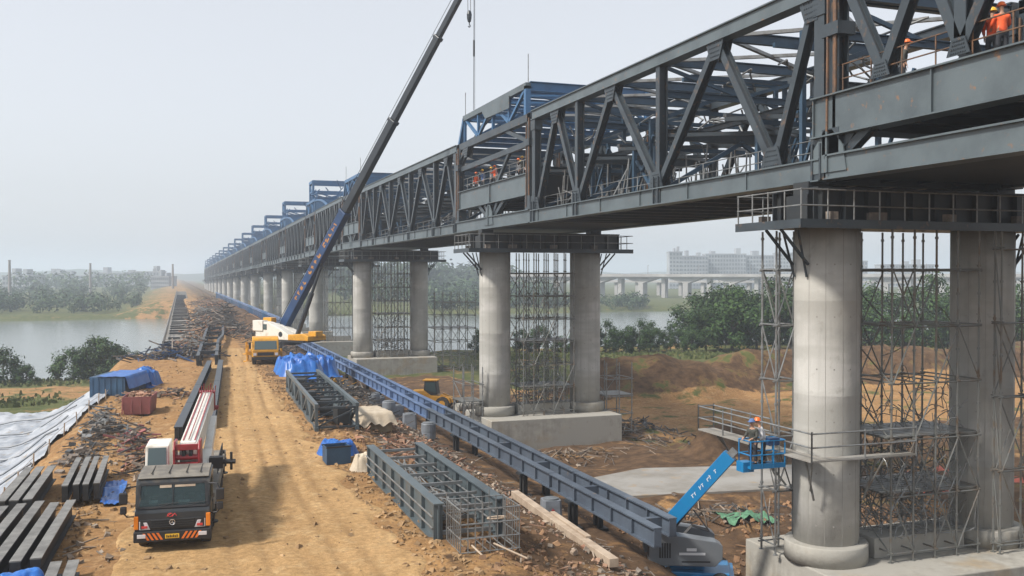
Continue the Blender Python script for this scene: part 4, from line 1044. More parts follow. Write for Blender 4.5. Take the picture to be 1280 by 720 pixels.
# timber
b = MB(); b.bar((0, -5.7, .16), (.25, 0, .17), .34, .3); b.bar((.25, .04, .17), (.55, 5.6, .2), .34, .3); b.bar((.28, -3, .36), (.5, 1, .37), .2, .08)
o = b.build('timber_beam', M['timber'], bevel=.015); zt1 = h(13.6, 29) ; zt2 = h(14.1, 40); o.location = (13.75, 34.4, (zt1 + zt2) / 2 + .03); o.rotation_euler.x = atan2(zt2 - zt1, 11); tag(o, 'long pale squared timber lying on the slope below the girder', 'timber')

# steel beams left of the truck
def ibeam(label, x, y0, y1, z, grp, w_=.30, hh=.58, rz=0):
    L_ = y1 - y0; t = thing('steel_beam', label, 'steel beam', (x, (y0 + y1) / 2, z), rz, grp)
    b = MB(); b.bar((0, -L_ / 2, hh - .02), (0, L_ / 2, hh - .02), w_, .04); b.cm = 1; b.bar((0, -L_ / 2, hh / 2), (0, L_ / 2, hh / 2), .04, hh - .08); b.bar((0, -L_ / 2, .02), (0, L_ / 2, .02), w_, .04); b.build('beam', [M['beamtop'], M['black']], t)  # pale top, blackened web and lower flange: shade between beams painted in
    b = MB(); b.box(-w_ * .46, w_ * .46, -L_ / 2 - .013, -L_ / 2 - .002, .04, hh - .04); b.build('dark_end', M['steel_dark'], t)  # dark panel across the near end, its shaded front put into colour
zb = .06
for k, x in enumerate((-5.55, -5.03, -4.49, -3.97, -3.47)):
    ibeam('%s from the left of the long beams in the front stack left of the truck' % ORD[k], x, 28.9 + .12 * k, 36.4 + .2 * (k % 3), max(zb, h(x, 32) + .05), 'beams of the front stack', rz=-.035)
for k, x in enumerate((-5.55, -5.15, -4.72)):
    ibeam('%s from the left of the beams in the stack behind the front stack' % ORD[k], x, 37.0, 43.2, .1, 'beams of the back stack', rz=-.02)
for k, x in enumerate((-3.75, -3.38, -3.05, -2.68)):
    ibeam('%s from the left of the four short dark-ended beams on a blue sheet' % ORD[k], x, 38.6 + .1 * (k % 2), 44.4, .13, 'short beams on the blue sheet', hh=.62, w_=.22)
for k, x in enumerate((-3.1, -2.65)):
    ibeam('%s single beam lying beside the tarpaulin in the bottom left corner' % ('left' if k == 0 else 'right'), x, 26.0, 29.6, .04, 'beams by the corner tarpaulin', hh=.4)
b = MB(); b.grid(20, 20, lambda u, v_: (lerp(-2.55, -1.75, u), lerp(38.2, 42.0, v_), h(lerp(-2.55, -1.75, u), lerp(38.2, 42.0, v_)) + .12 + .08 * n2(u * 7, v_ * 9, 1))); tag(b.build('ground_sheet', M['tarp'], smooth=True), 'blue plastic sheet under the right edge of the short beams', 'sheet')

# long rails behind the truck
for k, (a, c) in enumerate((((.25, 51.5), (3.15, 90.5)), ((2.0, 55), (4.15, 91)))):
    t = thing('long_girder', ('left' if k == 0 else 'right') + ' girder of the long dark pair lying behind the crane truck', 'girder', (a[0], a[1], .03), -atan2(c[0] - a[0], c[1] - a[1]), 'long girders behind the truck')
    LL = hypot(c[0] - a[0], c[1] - a[1])
    for j in range(4):
        b = MB(); b.ibar((0, LL * j / 4 + .04, .38), (0, LL * (j + 1) / 4 - .04, .38), .42, .68, .05)
        for q in range(7): b.box(-.19, .19, LL * (j + (q + .2) / 7) / 4, LL * (j + (q + .2) / 7) / 4 + .05, .1, .67)
        b.build('girder_section', M['boomdark'], t)
t = thing('track_rails', 'pair of dark rails on stools further up the track before the debris', 'rails', (4.3, 120, .02), -.05)
for x in (-.75, .9):
    for j in range(5): b = MB(); b.bar((x + (.5 if x > 0 and j > 2 else 0), -27 + j * 11, .75), (x + (.5 if x > 0 and j > 1 else 0), -16.2 + j * 11, .75), .3, .5); b.build('rail', M['boomdark'], t)
    for j in range(10): b = MB(); b.obox((x + .1, -26 + j * 5.8, .27), .5, .5, .5); b.build('stool', M['steel_dark'], t)
for j in range(5): b = MB(); b.bar((-.75, -22 + j * 11, .9), (1.1, -22 + j * 11, .9), .25, .3); b.build('cross_bar', M['boomdark'], t)

# blue container, red skip
t = thing('container', 'dark blue box container under a bright tarpaulin flap, left of the track', 'container', (-3.7, 75.5, h(-3.7, 75) - .12), -.28); t.scale = (.82, .82, .82)
b = MB(); b.box(-1.5, 1.5, -2.8, 2.8, 0, 1.75)
for k in range(10): b.box(-1.54, -1.5, -2.6 + k * .56, -2.4 + k * .56, .1, 1.65)
for k in range(6): b.box(-1.35 + k * .5, -1.2 + k * .5, -2.84, -2.8, .1, 1.65)
b.build('container_box', M['container'], t, bevel=.02)
b = MB(); b.grid(24, 30, lambda u, v_: (lerp(-.9, 1.9, u), lerp(-2.9, 3.6, v_), 1.8 + .05 * n2(u * 6, v_ * 8, 1) - 1.1 * ss(.86, 1, u) - 1.0 * ss(.9, 1, v_))); b.build('tarp_cover', M['tarp'], t, True)
heap('tarp_heap', 'narrow bright blue tarpaulin piled against the far end of the blue container', 'tarpaulin', -1.9, 79, 2.0, 3.6, 1.3, M['tarp'], 12, -.3)
t = thing('skip', 'faded red open-topped waste skip heaped with scraps', 'skip', (-1.9, 63.8, h(-1.9, 63) - .05), -.12); t.scale = (.86, .86, .9)
b = MB(); pts = lambda k, z: [(-.95 * k, -1.5 * k, z), (.95 * k, -1.5 * k, z), (.95 * k, 1.5 * k, z), (-.95 * k, 1.5 * k, z)]
o_, i_ = pts(.93, .1), pts(1.03, 1.3); o2, i2 = pts(.88, .9), pts(.98, 1.3)
for k in range(4): j = (k + 1) % 4; b.poly([o_[k], o_[j], i_[j], i_[k]]); b.poly([o2[j], o2[k], i2[k], i2[j]]); b.poly([i_[k], i_[j], i2[j], i2[k]])
b.poly(o_[::-1]); b.poly(o2)
for k in range(4): b.box(-1.0 + .6 * k, -.93 + .6 * k, -1.53, -1.44, .15, 1.25)
b.build('skip_body', M['skip'], t)
b = MB(); b.obox((-.6, -1.2, .05), .2, .3, .12); b.obox((.6, -1.2, .05), .2, .3, .12); b.obox((.6, 1.2, .05), .2, .3, .12); b.obox((-.6, 1.2, .05), .2, .3, .12); b.build('foot', M['steel_dark'], t)
b = MB()
for k in range(60): b.obox((R.uniform(-.7, .7), R.uniform(-1.2, 1.2), 1.0 + R.random() * .4), R.uniform(.1, .9), R.uniform(.08, .3), R.uniform(.04, .2), R.uniform(0, 3), R.uniform(-.5, .5))
b.build('scraps', M['redrubble'], t)

# white geotextile over the slope
b = MB()
def gf(u, v_):
    y = lerp(31, 79, v_) + 10 * (1 - u) * ss(.3, 1, v_); xr = lerp(-6.7, -4.3, ss(44, 76, y)) + .35 * n2(y, 2, .35); xl = -17 + .5 * n2(y, 7, .2)
    x = lerp(xl, xr, u); z = h(x, y) + .1
    fold = .10 * abs(n2(x * .9 + y * .25, y * .18, 1.3, 4)) + .16 * math.exp(-((abs((x * .5 + y * .32) % 3.4 - 1.7)) / .12) ** 2) + .05 * n2(x, y, 1.7)
    return (x, y, z + fold + .16 * (.5 - abs(n2(x * 1.3 + y * .5, y * .5, 1.0, 11))))
b.grid(80, 240, gf); sheet = tag(b.build('slope_sheet', M['whitetarp'], smooth=True), 'white wrinkled sheeting spread over the embankment slope at the left', 'sheeting')
b = MB()
for k in range(9):
    ya = 34 + k * 5.4; pts = []
    for j in range(15):
        u = j / 14; x = lerp(-16, -6.4 + .03 * k, u); y = ya + 2.6 * (1 - u) + .3 * n2(u * 5, k, 1); pts.append((x, y, h(x, y) + .33))
    b.path(pts, .06, 5)
b.build('seam', M['drum'], sheet)
b = MB()
for k in range(11):
    y = 40 + k * 3.5; x = lerp(-6.5, -4.2, ss(44, 76, y)); b.tube((x, y, h(x, y) - .1), (x + R.uniform(-.05, .05), y, h(x, y) + .75), .035, 5)
    if k: b.tube((x, y, h(x, y) + .55), (lerp(-6.5, -4.2, ss(44, 76, y - 3.5)), y - 3.5, h(x, y - 3.5) + .5), .015, 4)
tag(b.build('stake_line', M['timber']), 'line of thin stakes along the top edge of the white sheeting', 'stakes')

# ------------------------------------------------------------------ the near crane truck (front at local y=0, rear +y)
t = thing('crane_truck', 'dark-cabbed crane truck with white boom and red boom head facing the camera on the track', 'crane truck', (-.02, 31.0, .0), -radians(5.2)); t.scale = (.93, .96, .96)
def tr(b, name, m, parent=None, **k): return b.build(name, M[m], parent or t, **k)
cabp = [(.0, .5), (-.03, .95), (0, 1.3), (.12, 1.42), (.36, 2.12), (.52, 2.26), (1.0, 2.33), (2.1, 2.36), (2.1, .62), (1.5, .62), (1.5, .95), (.75, .95), (.75, .5)]
b = MB(); b.prism([(.0, .5), (-.03, .95), (0, 1.3), (.12, 1.42), (2.1, 1.42), (2.1, .62), (1.5, .62), (1.5, .95), (.75, .95), (.75, .5)], 'x', -1.17, 1.17)
b.prism([(.34, 2.10), (.36, 2.14), (.52, 2.26), (1.0, 2.33), (2.1, 2.36), (2.1, 2.2), (.6, 2.14)], 'x', -1.168, 1.168)
b.box(-1.166, 1.166, 1.9, 2.098, 1.42, 2.25)
for s_ in (-1, 1):
    xa, xb = sorted((s_ * 1.165, s_ * 1.05)); b.prism([(.12, 1.421), (.34, 2.12), (.5, 2.12), (.27, 1.421)], 'x', xa, xb); b.prism([(1.4, 1.421), (1.4, 2.2), (1.9, 2.2), (1.9, 1.421)], 'x', xa, xb)
cab = tr(b, 'cab', 'cab', bevel=.03)
b = MB()
for x in (-.55, .55): b.box(x - .26, x + .26, 1.15, 1.7, 1.425, 1.55); b.box(x - .25, x + .25, 1.6, 1.78, 1.55, 2.0); b.box(x - .12, x + .12, 1.62, 1.74, 2.0, 2.12)
b.box(-.95, .95, .3, .55, 1.425, 1.52); tr(b, 'seats', 'clothdark', cab)
b = MB()
for k in range(16): a = 2 * pi * k / 16; a2 = a + 2 * pi / 16; b.tube((.5 + .22 * cos(a), .68 + .1 * sin(a), 1.62 + .17 * sin(a)), (.5 + .22 * cos(a2), .68 + .1 * sin(a2), 1.62 + .17 * sin(a2)), .017, 5)
b.tube((.5, .68, 1.62), (.5, .5, 1.5), .03, 6); b.bar((.3, .68, 1.62), (.7, .68, 1.62), .04, .02); tr(b, 'steering_wheel', 'black', cab)
b = MB(); b.box(.15, .5, .32, .5, 1.525, 1.57); b.box(-.75, -.5, .34, .48, 1.525, 1.6); tr(b, 'dashboard_papers', 'clothwhite', cab)
b = MB(); b.prism([(.5, 2.275), (1.0, 2.345), (2.12, 2.375), (2.12, 2.42), (1.0, 2.39), (.48, 2.31)], 'x', -1.12, 1.12)
for x in (-.75, -.2, .35, .8): b.box(x, x + .03, .75, 2.05, 2.385, 2.44)
tr(b, 'cab_roof', 'roofdust', cab, bevel=.015)
d = V((0, .24, .70)).normalized(); nrm = V((0, -d.z, d.y))
def ws(x, s): return V((x, .12, 1.42)) + d * s + nrm * .012
b = MB(); q = [ws(-1.03, .06), ws(1.03, .06), ws(.99, .72), ws(-.99, .72)]; b.hexa([*[p_ - nrm * .01 for p_ in q], *[p_ + nrm * .008 for p_ in q]]); tr(b, 'windscreen', 'screen', cab)
b = MB()
for a, c in ((ws(-1.08, .02), ws(1.08, .02)), (ws(1.08, .02), ws(1.03, .76)), (ws(1.03, .76), ws(-1.03, .76)), (ws(-1.03, .76), ws(-1.08, .02)), (ws(0, .05), ws(0, .74))): b.bar(a + nrm * .012, c + nrm * .012, .07 if a.x != 0 else .025, .035, nrm)
tr(b, 'windscreen_frame', 'black', cab)
b = MB(); b.bar(ws(-.42, .67) + nrm * .012, ws(-.05, .67) + nrm * .012, .09, .012, nrm); b.bar(ws(.05, .67) + nrm * .012, ws(.7, .67) + nrm * .012, .07, .012, nrm); tr(b, 'visor_strip', 'timber', cab)
for x in (-.55, .35):
    b = MB(); b.tube(ws(x, .0) + nrm * .03, ws(x + .5, .12) + nrm * .035, .012, 5); b.tube(ws(x + .1, .1) + nrm * .035, ws(x + .75, .13) + nrm * .035, .014, 5); tr(b, 'wiper', 'black', cab)
b = MB(); b.box(-1.0, 1.0, -.05, -.005, .80, 1.10)
tr(b, 'grille', 'black', cab, bevel=.02)
b = MB()
for z in (.84, .91, .98, 1.05): b.box(-.66, .66, -.075, -.04, z, z + .03)
tr(b, 'grille_bar', 'steel_dark', cab)
# badges: a looped red-and-white mark over a round emblem
b = MB(); c0 = V((-.07, -.045, 1.22))
for k in range(14): a = 2 * pi * k / 14; a2 = 2 * pi * (k + 1) / 14; b.tube(c0 + V((.075 * cos(a), 0, .05 * sin(a))), c0 + V((.075 * cos(a2), 0, .05 * sin(a2))), .014, 5)
b.tube(c0 + V((.06, -.01, -.045)), c0 + V((.15, -.01, .05)), .014, 5); b.tube(c0 + V((.15, -.01, .05)), c0 + V((.20, -.01, -.03)), .013, 5); b.tube(c0 + V((-.1, -.012, -.04)), c0 + V((.05, -.012, .06)), .01, 5)
tr(b, 'looped_badge', 'lampred', cab)
b = MB(); c0 = V((0, -.085, 1.0))
for k in range(16): a = 2 * pi * k / 16; a2 = 2 * pi * (k + 1) / 16; b.tube(c0 + V((.085 * cos(a), 0, .085 * sin(a))), c0 + V((.085 * cos(a2), 0, .085 * sin(a2))), .014, 5)
for k in range(3): a = pi / 2 + 2 * pi * k / 3; b.tube(c0, c0 + V((.08 * cos(a), 0, .08 * sin(a))), .012, 5)
tr(b, 'round_badge', 'chrome', cab)
for s_ in (-1, 1):
    b = MB(); b.hexa([(s_ * .68, -.06, .78), (s_ * 1.03, -.04, .78), (s_ * 1.03, .02, .78), (s_ * .68, .0, .78), (s_ * .78, -.06, 1.02), (s_ * 1.03, -.04, 1.06), (s_ * 1.03, .02, 1.06), (s_ * .78, .0, 1.02)]); hl = tr(b, 'headlight', 'lamp', cab, bevel=.02)
    b = MB(); b.box(s_ * .86 - .09, s_ * .86 + .09, -.085, -.05, .84, .91); tr(b, 'lens', 'lampred', hl)
    b = MB(); b.box(min(s_ * 1.05, s_ * 1.19), max(s_ * 1.05, s_ * 1.19), -.05, .06, .80, 1.22); tr(b, 'marker_lamp', 'amber', cab, bevel=.02)
    b = MB(); b.box(s_ * .95 - .13, s_ * .95 + .13, -.14, -.11, .54, .66); tr(b, 'fog_lamp', 'lamp', cab, bevel=.01)
    # side door window and handle
    b = MB(); b.prism([(.42, 1.5), (.62, 2.1), (1.45, 2.12), (1.45, 1.5)], 'x', s_ * 1.172, s_ * 1.185); tr(b, 'side_window', 'screen', cab)
    b = MB(); b.box(min(s_ * 1.17, s_ * 1.2), max(s_ * 1.17, s_ * 1.2), 1.25, 1.42, 1.3, 1.34); b.box(min(s_ * 1.171, s_ * 1.18), max(s_ * 1.171, s_ * 1.18), .4, .42, .9, 2.1); b.box(min(s_ * 1.171, s_ * 1.18), max(s_ * 1.171, s_ * 1.18), 1.5, 1.52, .9, 2.15); tr(b, 'door_trim', 'black', cab)
b = MB(); b.box(-1.2, 1.2, -.12, .45, .40, .74); tr(b, 'bumper', 'black', bevel=.03)
b = MB()
for s_ in (-1, 1):
    for k in range(4):
        x = s_ * (.28 + .14 * k); b.hexa([(x, -.125, .47), (x + s_ * .075, -.125, .47), (x + s_ * .075, -.11, .47), (x, -.11, .47), (x + s_ * .14, -.125, .69), (x + s_ * .215, -.125, .69), (x + s_ * .215, -.11, .69), (x + s_ * .14, -.11, .69)])
tr(b, 'hazard_stripes', 'orange')
b = MB(); b.box(-.22, .22, -.135, -.122, .5, .64); pl_ = tr(b, 'number_plate', 'plate')
b = MB()
for k in range(7): x = -.18 + .053 * k; b.box(x, x + .03, -.142, -.134, .53, .61 - .02 * (k % 2))
tr(b, 'plate_marks', 'black', pl_)
# mirror arm on the truck's right, as seen at picture left
for s_ in (-1, 1):
    b = MB(); b.path([(s_ * 1.15, .25, 2.12), (s_ * 1.42, -.02, 2.14), (s_ * 1.5, -.06, 1.98)], .025, 6); b.path([(s_ * 1.5, -.06, 1.35), (s_ * 1.4, .0, 1.22), (s_ * 1.16, .15, 1.18)], .022, 6); tr(b, 'mirror_arm', 'black', cab)
    b = MB(); b.box(s_ * 1.5 - .13, s_ * 1.5 + .13, -.14, .0, 1.64, 2.0); b.box(s_ * 1.5 - .1, s_ * 1.5 + .1, -.12, .0, 1.32, 1.56); tr(b, 'mirror', 'black', cab, bevel=.035)
# chassis and deck
b = MB(); b.box(-.45, .45, .6, 11.6, .6, .95); tr(b, 'chassis', 'steel_dark')
b = MB(); b.box(-1.2, 1.2, 2.2, 11.7, .98, 1.16); b.box(-1.21, -1.15, 2.2, 11.7, .8, .98); b.box(1.15, 1.21, 2.2, 11.7, .8, .98)
tr(b, 'deck', 'roofdust', bevel=.02)
b = MB()
for s_ in (-1, 1):
    b.box(s_ * .9 - .28, s_ * .9 + .28, 3.5, 4.6, .62, .96); b.box(s_ * .9 - .28, s_ * .9 + .28, 6.0, 7.2, .62, .96)
tr(b, 'tool_box', 'steel_dark', bevel=.02)
for y in (1.12, 2.95, 8.0, 9.35):
    for s_ in (-1, 1):
        b = MB(); b.lathe((0, 0, 0), [(.36, -.15), (.48, -.15), (.515, -.1), (.515, .1), (.48, .15), (.36, .15)], 28); b.xf(MX.Translation((s_ * 1.0, y, .515)) @ MX.Rotation(pi / 2, 4, 'Y')); wh = tr(b, 'wheel', 'rubber')
        b = MB(); b.tube((s_ * .86, y, .515), (s_ * 1.155, y, .515), .3, 20); b.tube((s_ * 1.1, y, .515), (s_ * 1.19, y, .515), .13, 12); tr(b, 'rim', 'steel_dark', wh)
        b = MB()
        for k in range(7):
            a = pi * k / 7; a2 = pi * (k + 1) / 7; b.bar((s_ * 1.0, y + .6 * cos(a), .52 + .6 * sin(a) * .75), (s_ * 1.0, y + .6 * cos(a2), .52 + .6 * sin(a2) * .75), .36, .03, (1, 0, 0) if False else (0, 0, 1))
        tr(b, 'mudguard', 'black')
# superstructure: turret, crane cab to picture left, boom lying over the rear
b = MB(); b.lathe((0, 5.0, 1.16), [(.75, 0), (.75, .18), (.7, .2)], 28); tr(b, 'slew_ring', 'steel_dark')
b = MB(); b.prism([(3.2, 1.36), (6.4, 1.36), (6.6, 1.6), (6.6, 2.1), (5.6, 2.3), (3.2, 1.75)], 'x', -.15, .95); b.box(-.6, .95, 3.4, 5.6, 1.36, 1.62); tr(b, 'turret', 'white', bevel=.03)
b = MB(); b.prism([(3.0, 1.45), (3.0, 2.2), (3.14, 2.9), (4.4, 2.95), (4.4, 1.45)], 'x', -1.2, -.4); oc = tr(b, 'operator_cab', 'white', bevel=.04)
b = MB(); b.hexa([(-1.12, 2.985, 2.22), (-.48, 2.985, 2.22), (-.48, 3.0, 2.22), (-1.12, 3.0, 2.22), (-1.1, 3.10, 2.83), (-.5, 3.10, 2.83), (-.5, 3.13, 2.83), (-1.1, 3.13, 2.83)]); tr(b, 'front_window', 'glass', oc)
b = MB(); b.box(-1.215, -1.2, 3.25, 4.2, 2.2, 2.8); tr(b, 'side_window', 'glass', oc)
b = MB(); b.box(-1.13, -.47, 2.975, 3.0, 1.35, 1.45); tr(b, 'cab_skirt', 'yellow', oc)
A = V((.28, 2.9, 2.62)); B = V((.36, 12.2, 3.25)); bd = (B - A).normalized()
b = MB(); b.bar(A, B, .62, .72); b.bar(A + V((0, 0, .37)), B + V((0, 0, .37)), .5, .05); tr(b, 'boom', 'white', bevel=.04)
b = MB()
for x in (-.2, .2): b.bar(A + V((x, .3, .41)), B + V((x, -.2, .41)), .05, .05)
b.tube(A + V((.0, .2, .47)), B + V((0, -.2, .5)), .02, 5); tr(b, 'boom_piping', 'red')
b = MB()
for s_ in (-1, 1):
    b.prism([(2.15, 1.95), (2.1, 2.9), (2.3, 3.16), (3.1, 3.12), (3.3, 2.2), (3.0, 1.9)], 'x', A.x + s_ * .42 - .04, A.x + s_ * .42 + .04)
b.box(A.x - .38, A.x + .38, 2.2, 2.32, 2.86, 3.06); b.box(A.x - .38, A.x + .38, 2.2, 2.32, 1.98, 2.12)
for z in (2.35, 2.6): b.tube((A.x - .4, 2.35, z), (A.x + .4, 2.35, z), .09, 10)
bh = tr(b, 'boom_head', 'red', bevel=.015)
b = MB(); b.tube((A.x - .18, 2.5, 2.72), (A.x - .06, 2.5, 2.72), .24, 18); b.tube((A.x + .06, 2.5, 2.72), (A.x + .18, 2.5, 2.72), .24, 18); tr(b, 'sheave', 'black', bh)
b = MB(); b.bar(B + V((0, .0, 0)), B + V((0, .35, .02)), .7, .85); b.tube(B + V((-.5, .1, -.3)), B + V((.5, .1, -.3)), .1, 8)
for k in range(8): b.tube(B + V((-.35 + .1 * k, .1, .4)), B + V((-.3 + .1 * k, -.4, .62 + .1 * (k % 3))), .02, 5)
tr(b, 'boom_foot', 'red')
b = MB(); b.bar((.75, 5.4, 1.9), (.75, 10.0, 2.75), .3, .34); b.tube((.2, 6.2, 1.75), (.3, 9.4, 2.7), .11, 10); tr(b, 'luffing_frame', 'white')
for s_, y in ((-1, 2.45), (1, 2.45), (-1, 10.8), (1, 10.8)):
    b = MB(); b.box(min(s_ * .6, s_ * 1.24), max(s_ * .6, s_ * 1.24), y - .14, y + .14, .98, 1.28) if False else b.box(min(s_ * .9, s_ * 1.26), max(s_ * .9, s_ * 1.26), y - .14, y + .14, .62, .96); b.tube((s_ * 1.12, y, .35), (s_ * 1.12, y, 1.3), .07, 8); b.lathe((s_ * 1.12, y, .3), [(.2, 0), (.2, .05)], 12); tr(b, 'outrigger', 'steel_dark')
b = MB(); b.tube((.95, 4.5, 2.0), (1.85, 4.4, 2.0), .09, 8); b.tube((1.7, 4.4, 1.7), (1.7, 4.4, 2.35), .05, 8); b.obox((1.15, 4.5, 1.98), .5, .4, .4); tr(b, 'winch_arm', 'black')
b = MB()
for k in range(9): b.tube((1.1, 6.5 + .5 * k, 1.16), (1.1, 6.5 + .5 * k, 1.65), .02, 5)
b.tube((1.1, 6.5, 1.65), (1.1, 10.5, 1.65), .025, 5); tr(b, 'deck_rail', 'steel_dark')

# ------------------------------------------------------------------ the big yellow and blue crane
t = thing('mobile_crane', 'yellow truck-mounted crane with grey turret, raising a very long blue telescopic boom', 'crane', (8.25, 92.5, .05), -.06)
b = MB(); b.prism([(0, .6), (-.05, 1.3), (.25, 2.35), (.5, 2.5), (2.1, 2.55), (2.1, .6)], 'x', -1.2, 1.2); cab = tr(b, 'cab', 'yellow', bevel=.07)
d = V((0, .3, 1.05)).normalized(); nrm = V((0, -d.z, d.y))
def wz(x, s): return V((x, -.05, 1.3)) + d * s + nrm * .02
b = MB(); q = [wz(-1.03, .12), wz(1.03, .12), wz(.98, .92), wz(-.98, .92)]; b.hexa([*[p_ - nrm * .02 for p_ in q], *[p_ + nrm * .01 for p_ in q]]); tr(b, 'windscreen', 'glass', cab)
b = MB(); b.box(-.75, .75, -.08, -.03, .85, 1.15); tr(b, 'grille', 'black', cab)
for s_ in (-1, 1):
    b = MB(); b.box(s_ * .98 - .14, s_ * .98 + .14, -.09, -.02, .85, 1.1); tr(b, 'headlight', 'lamp', cab)
    b = MB(); b.box(s_ * 1.42 - .1, s_ * 1.42 + .1, .0, .12, 1.5, 2.1); b.tube((s_ * 1.18, .2, 2.1), (s_ * 1.42, .06, 2.1), .03, 5); tr(b, 'mirror', 'black', cab)
b = MB(); b.box(-1.25, 1.25, -.15, .5, .42, .72); b.box(-.3, .3, -.17, -.15, .48, .62); tr(b, 'bumper', 'black')
b = MB(); b.box(-1.25, 1.25, 2.2, 13, .95, 1.3); b.box(-.5, .5, .6, 13, .6, .95); tr(b, 'chassis', 'yellow')
for y in (1.2, 2.9, 5.0, 9.2, 10.6, 12):
    for s_ in (-1, 1):
        b = MB(); b.tube((s_ * .82, y, .55), (s_ * 1.2, y, .55), .55, 20); wh = tr(b, 'wheel', 'rubber'); b = MB(); b.tube((s_ * .83, y, .55), (s_ * 1.22, y, .55), .28, 12); tr(b, 'rim', 'yellow', wh)
for y in (3.8, 12.7):
    for s_ in (-1, 1):
        b = MB(); b.bar((0, y, .8), (s_ * 1.7, y, .8), .3, .35); b.tube((s_ * 1.6, y, .1), (s_ * 1.6, y, 1.3), .11, 10); b.lathe((s_ * 1.6, y, -.02), [(.4, 0), (.4, .1)], 14); tr(b, 'outrigger', 'yellow')
root = t; inv = (MX.Translation(t.location) @ MX.Rotation(t.rotation_euler.z, 4, 'Z')).inverted()
D = V((.62, -.785, 0)); S_ = V((.785, .62, 0)); C0 = V((10.9, 97.6, 1.55))
Mw = inv @ MX.Translation(C0) @ MX(((D.x, S_.x, 0, 0), (D.y, S_.y, 0, 0), (0, 0, 1, 0), (0, 0, 0, 1)))
b = MB(); b.lathe((0, 0, 0), [(1.3, 0), (1.3, .3)], 28); b.box(-3.0, 3.2, -1.2, 1.2, .3, .5); b.xf(Mw); tr(b, 'turntable', 'boomdark')
b = MB(); b.prism([(-3.3, .5), (1.3, .5), (1.3, 1.0), (.2, 1.55), (-1.6, 2.2), (-3.0, 2.3), (-3.3, 2.0)], 'y', -1.25, -.35); b.prism([(-3.3, .5), (1.3, .5), (1.3, .9), (-1.6, 1.9), (-3.3, 2.0)], 'y', .35, 1.25); b.xf(Mw); tr(b, 'turret_housing', 'white', bevel=.05)
b = MB(); b.prism([(1.2, .5), (3.9, .5), (3.9, .95), (3.3, 1.15), (1.2, 1.05)], 'y', -1.26, 1.26); b.box(3.2, 4.2, -.5, .5, .9, 1.4); b.xf(Mw); tr(b, 'front_deck', 'yellow', bevel=.05)
b = MB(); b.box(-3.6, -2.2, -1.35, -.6, 1.3, 2.35) ; b.xf(Mw); tr(b, 'counterweight_panel', 'white', bevel=.04)
b = MB(); b.box(-2.6, -1.7, -1.28, -1.24, 1.45, 2.0); b.xf(Mw); tr(b, 'side_window', 'glass')
b = MB(); b.lathe((0, 0, 0), [(.26, -.01), (.26, .012)], 20); b.xf(Mw @ MX.Translation((.2, -1.255, 1.05)) @ MX.Rotation(pi / 2, 4, 'X')); tr(b, 'round_emblem', 'boomdark')
b = MB(); b.obox((-2.6, 0, 2.35), 1.2, .7, .5); b.xf(Mw); tr(b, 'boom_pivot', 'yellow', bevel=.04)
A = inv @ V((10.75, 99.6, 3.3)); B = inv @ V((24.6, 79.4, 34.6)); bd = (B - A).normalized(); L_ = (B - A).length
b = MB(); p_, q_, a_, c_ = b._frame(A, B, (0, 0, 1)); sg = -1 if (root.matrix_basis.to_3x3() @ a_).x > 0 else 1
secs = [(0, .36, .8, .92, 'boomblue'), (.36, .62, .66, .76, 'boomdark'), (.62, .84, .54, .64, 'boomdark'), (.84, 1.0, .44, .52, 'boomdark')]
for f0, f1, w1, h1, mm in secs:
    b = MB(); b.bar(A.lerp(B, f0), A.lerp(B, f1), w1, h1); b.bar(A.lerp(B, f1) - bd * .35, A.lerp(B, f1), w1 + .12, h1 + .12); tr(b, 'boom_section', mm, bevel=.06)
b = MB(); rr = random.Random(3)
for k in range(15):
    f = .085 + .0165 * k
    if k in (4, 9): continue
    o = A.lerp(B, f)
    for side in (-1, 1):
        for j in range(3):
            z = rr.uniform(-.18, .18); o2 = o + a_ * side * .405 + c_ * z + bd * rr.uniform(0, .2); b.bar(o2, o2 + bd * rr.uniform(.12, .4), .012, rr.uniform(.06, .14), c_)
        o2 = o + a_ * side * .405 + bd * .15; b.bar(o2 - c_ * .2, o2 + c_ * .2, .012, .08, bd)
tr(b, 'boom_lettering', 'boomcream')
b = MB(); e1 = Mw @ V((1.2, 0, .8)); e2 = A.lerp(B, .21) - c_ * .5; b.tube(e1, e1.lerp(e2, .6), .24, 12); b.tube(e1.lerp(e2, .55), e2, .15, 10); tr(b, 'luffing_cylinder', 'boomdark')
b = MB(); b.obox(A + V((0, 0, -.1)), .4, .4, .4)
for s_ in (-.2, .2): b.tube(A + c_ * .75 + a_ * s_, B + c_ * .5 + a_ * s_, .03, 4)
tr(b, 'hoist_rope', 'black')
t = thing('hook_block', 'small dark hook block hanging on two ropes from the boom tip', 'hook', (24.1, 79, 30.4))
b = MB(); b.lathe((0, 0, 0), [(.04, -.35), (.14, -.25), (.2, .0), (.22, .35), (.16, .6), (.05, .7)], 12); b.build('block', M['boomdark'], t)
b = MB(); b.path([(0, 0, -.3), (0, 0, -.5), (.1, 0, -.62), (.02, 0, -.74), (-.1, 0, -.66)], .045, 6); b.build('hook', M['steel_dark'], t)
b = MB(); b.tube((-.12, 0, .5), (-.1, .2, 4.0), .025, 4); b.tube((.12, 0, .5), (.14, .2, 4.0), .025, 4); b.build('rope', M['steel_dark'], t)
b = MB(); b.tube((24.47, 79, 22.6), (24.6, 79.2, 34.3), .025, 4); b.tube((24.58, 79, 22.6), (24.66, 79.2, 34.3), .02, 4); b.tube((24.5, 79, 27.2), (24.51, 79, 28.6), .07, 6); tag(b.build('guy_rope', M['steel_dark']), 'thin twin rope running from boom tip down to the raised blue frame', 'rope')

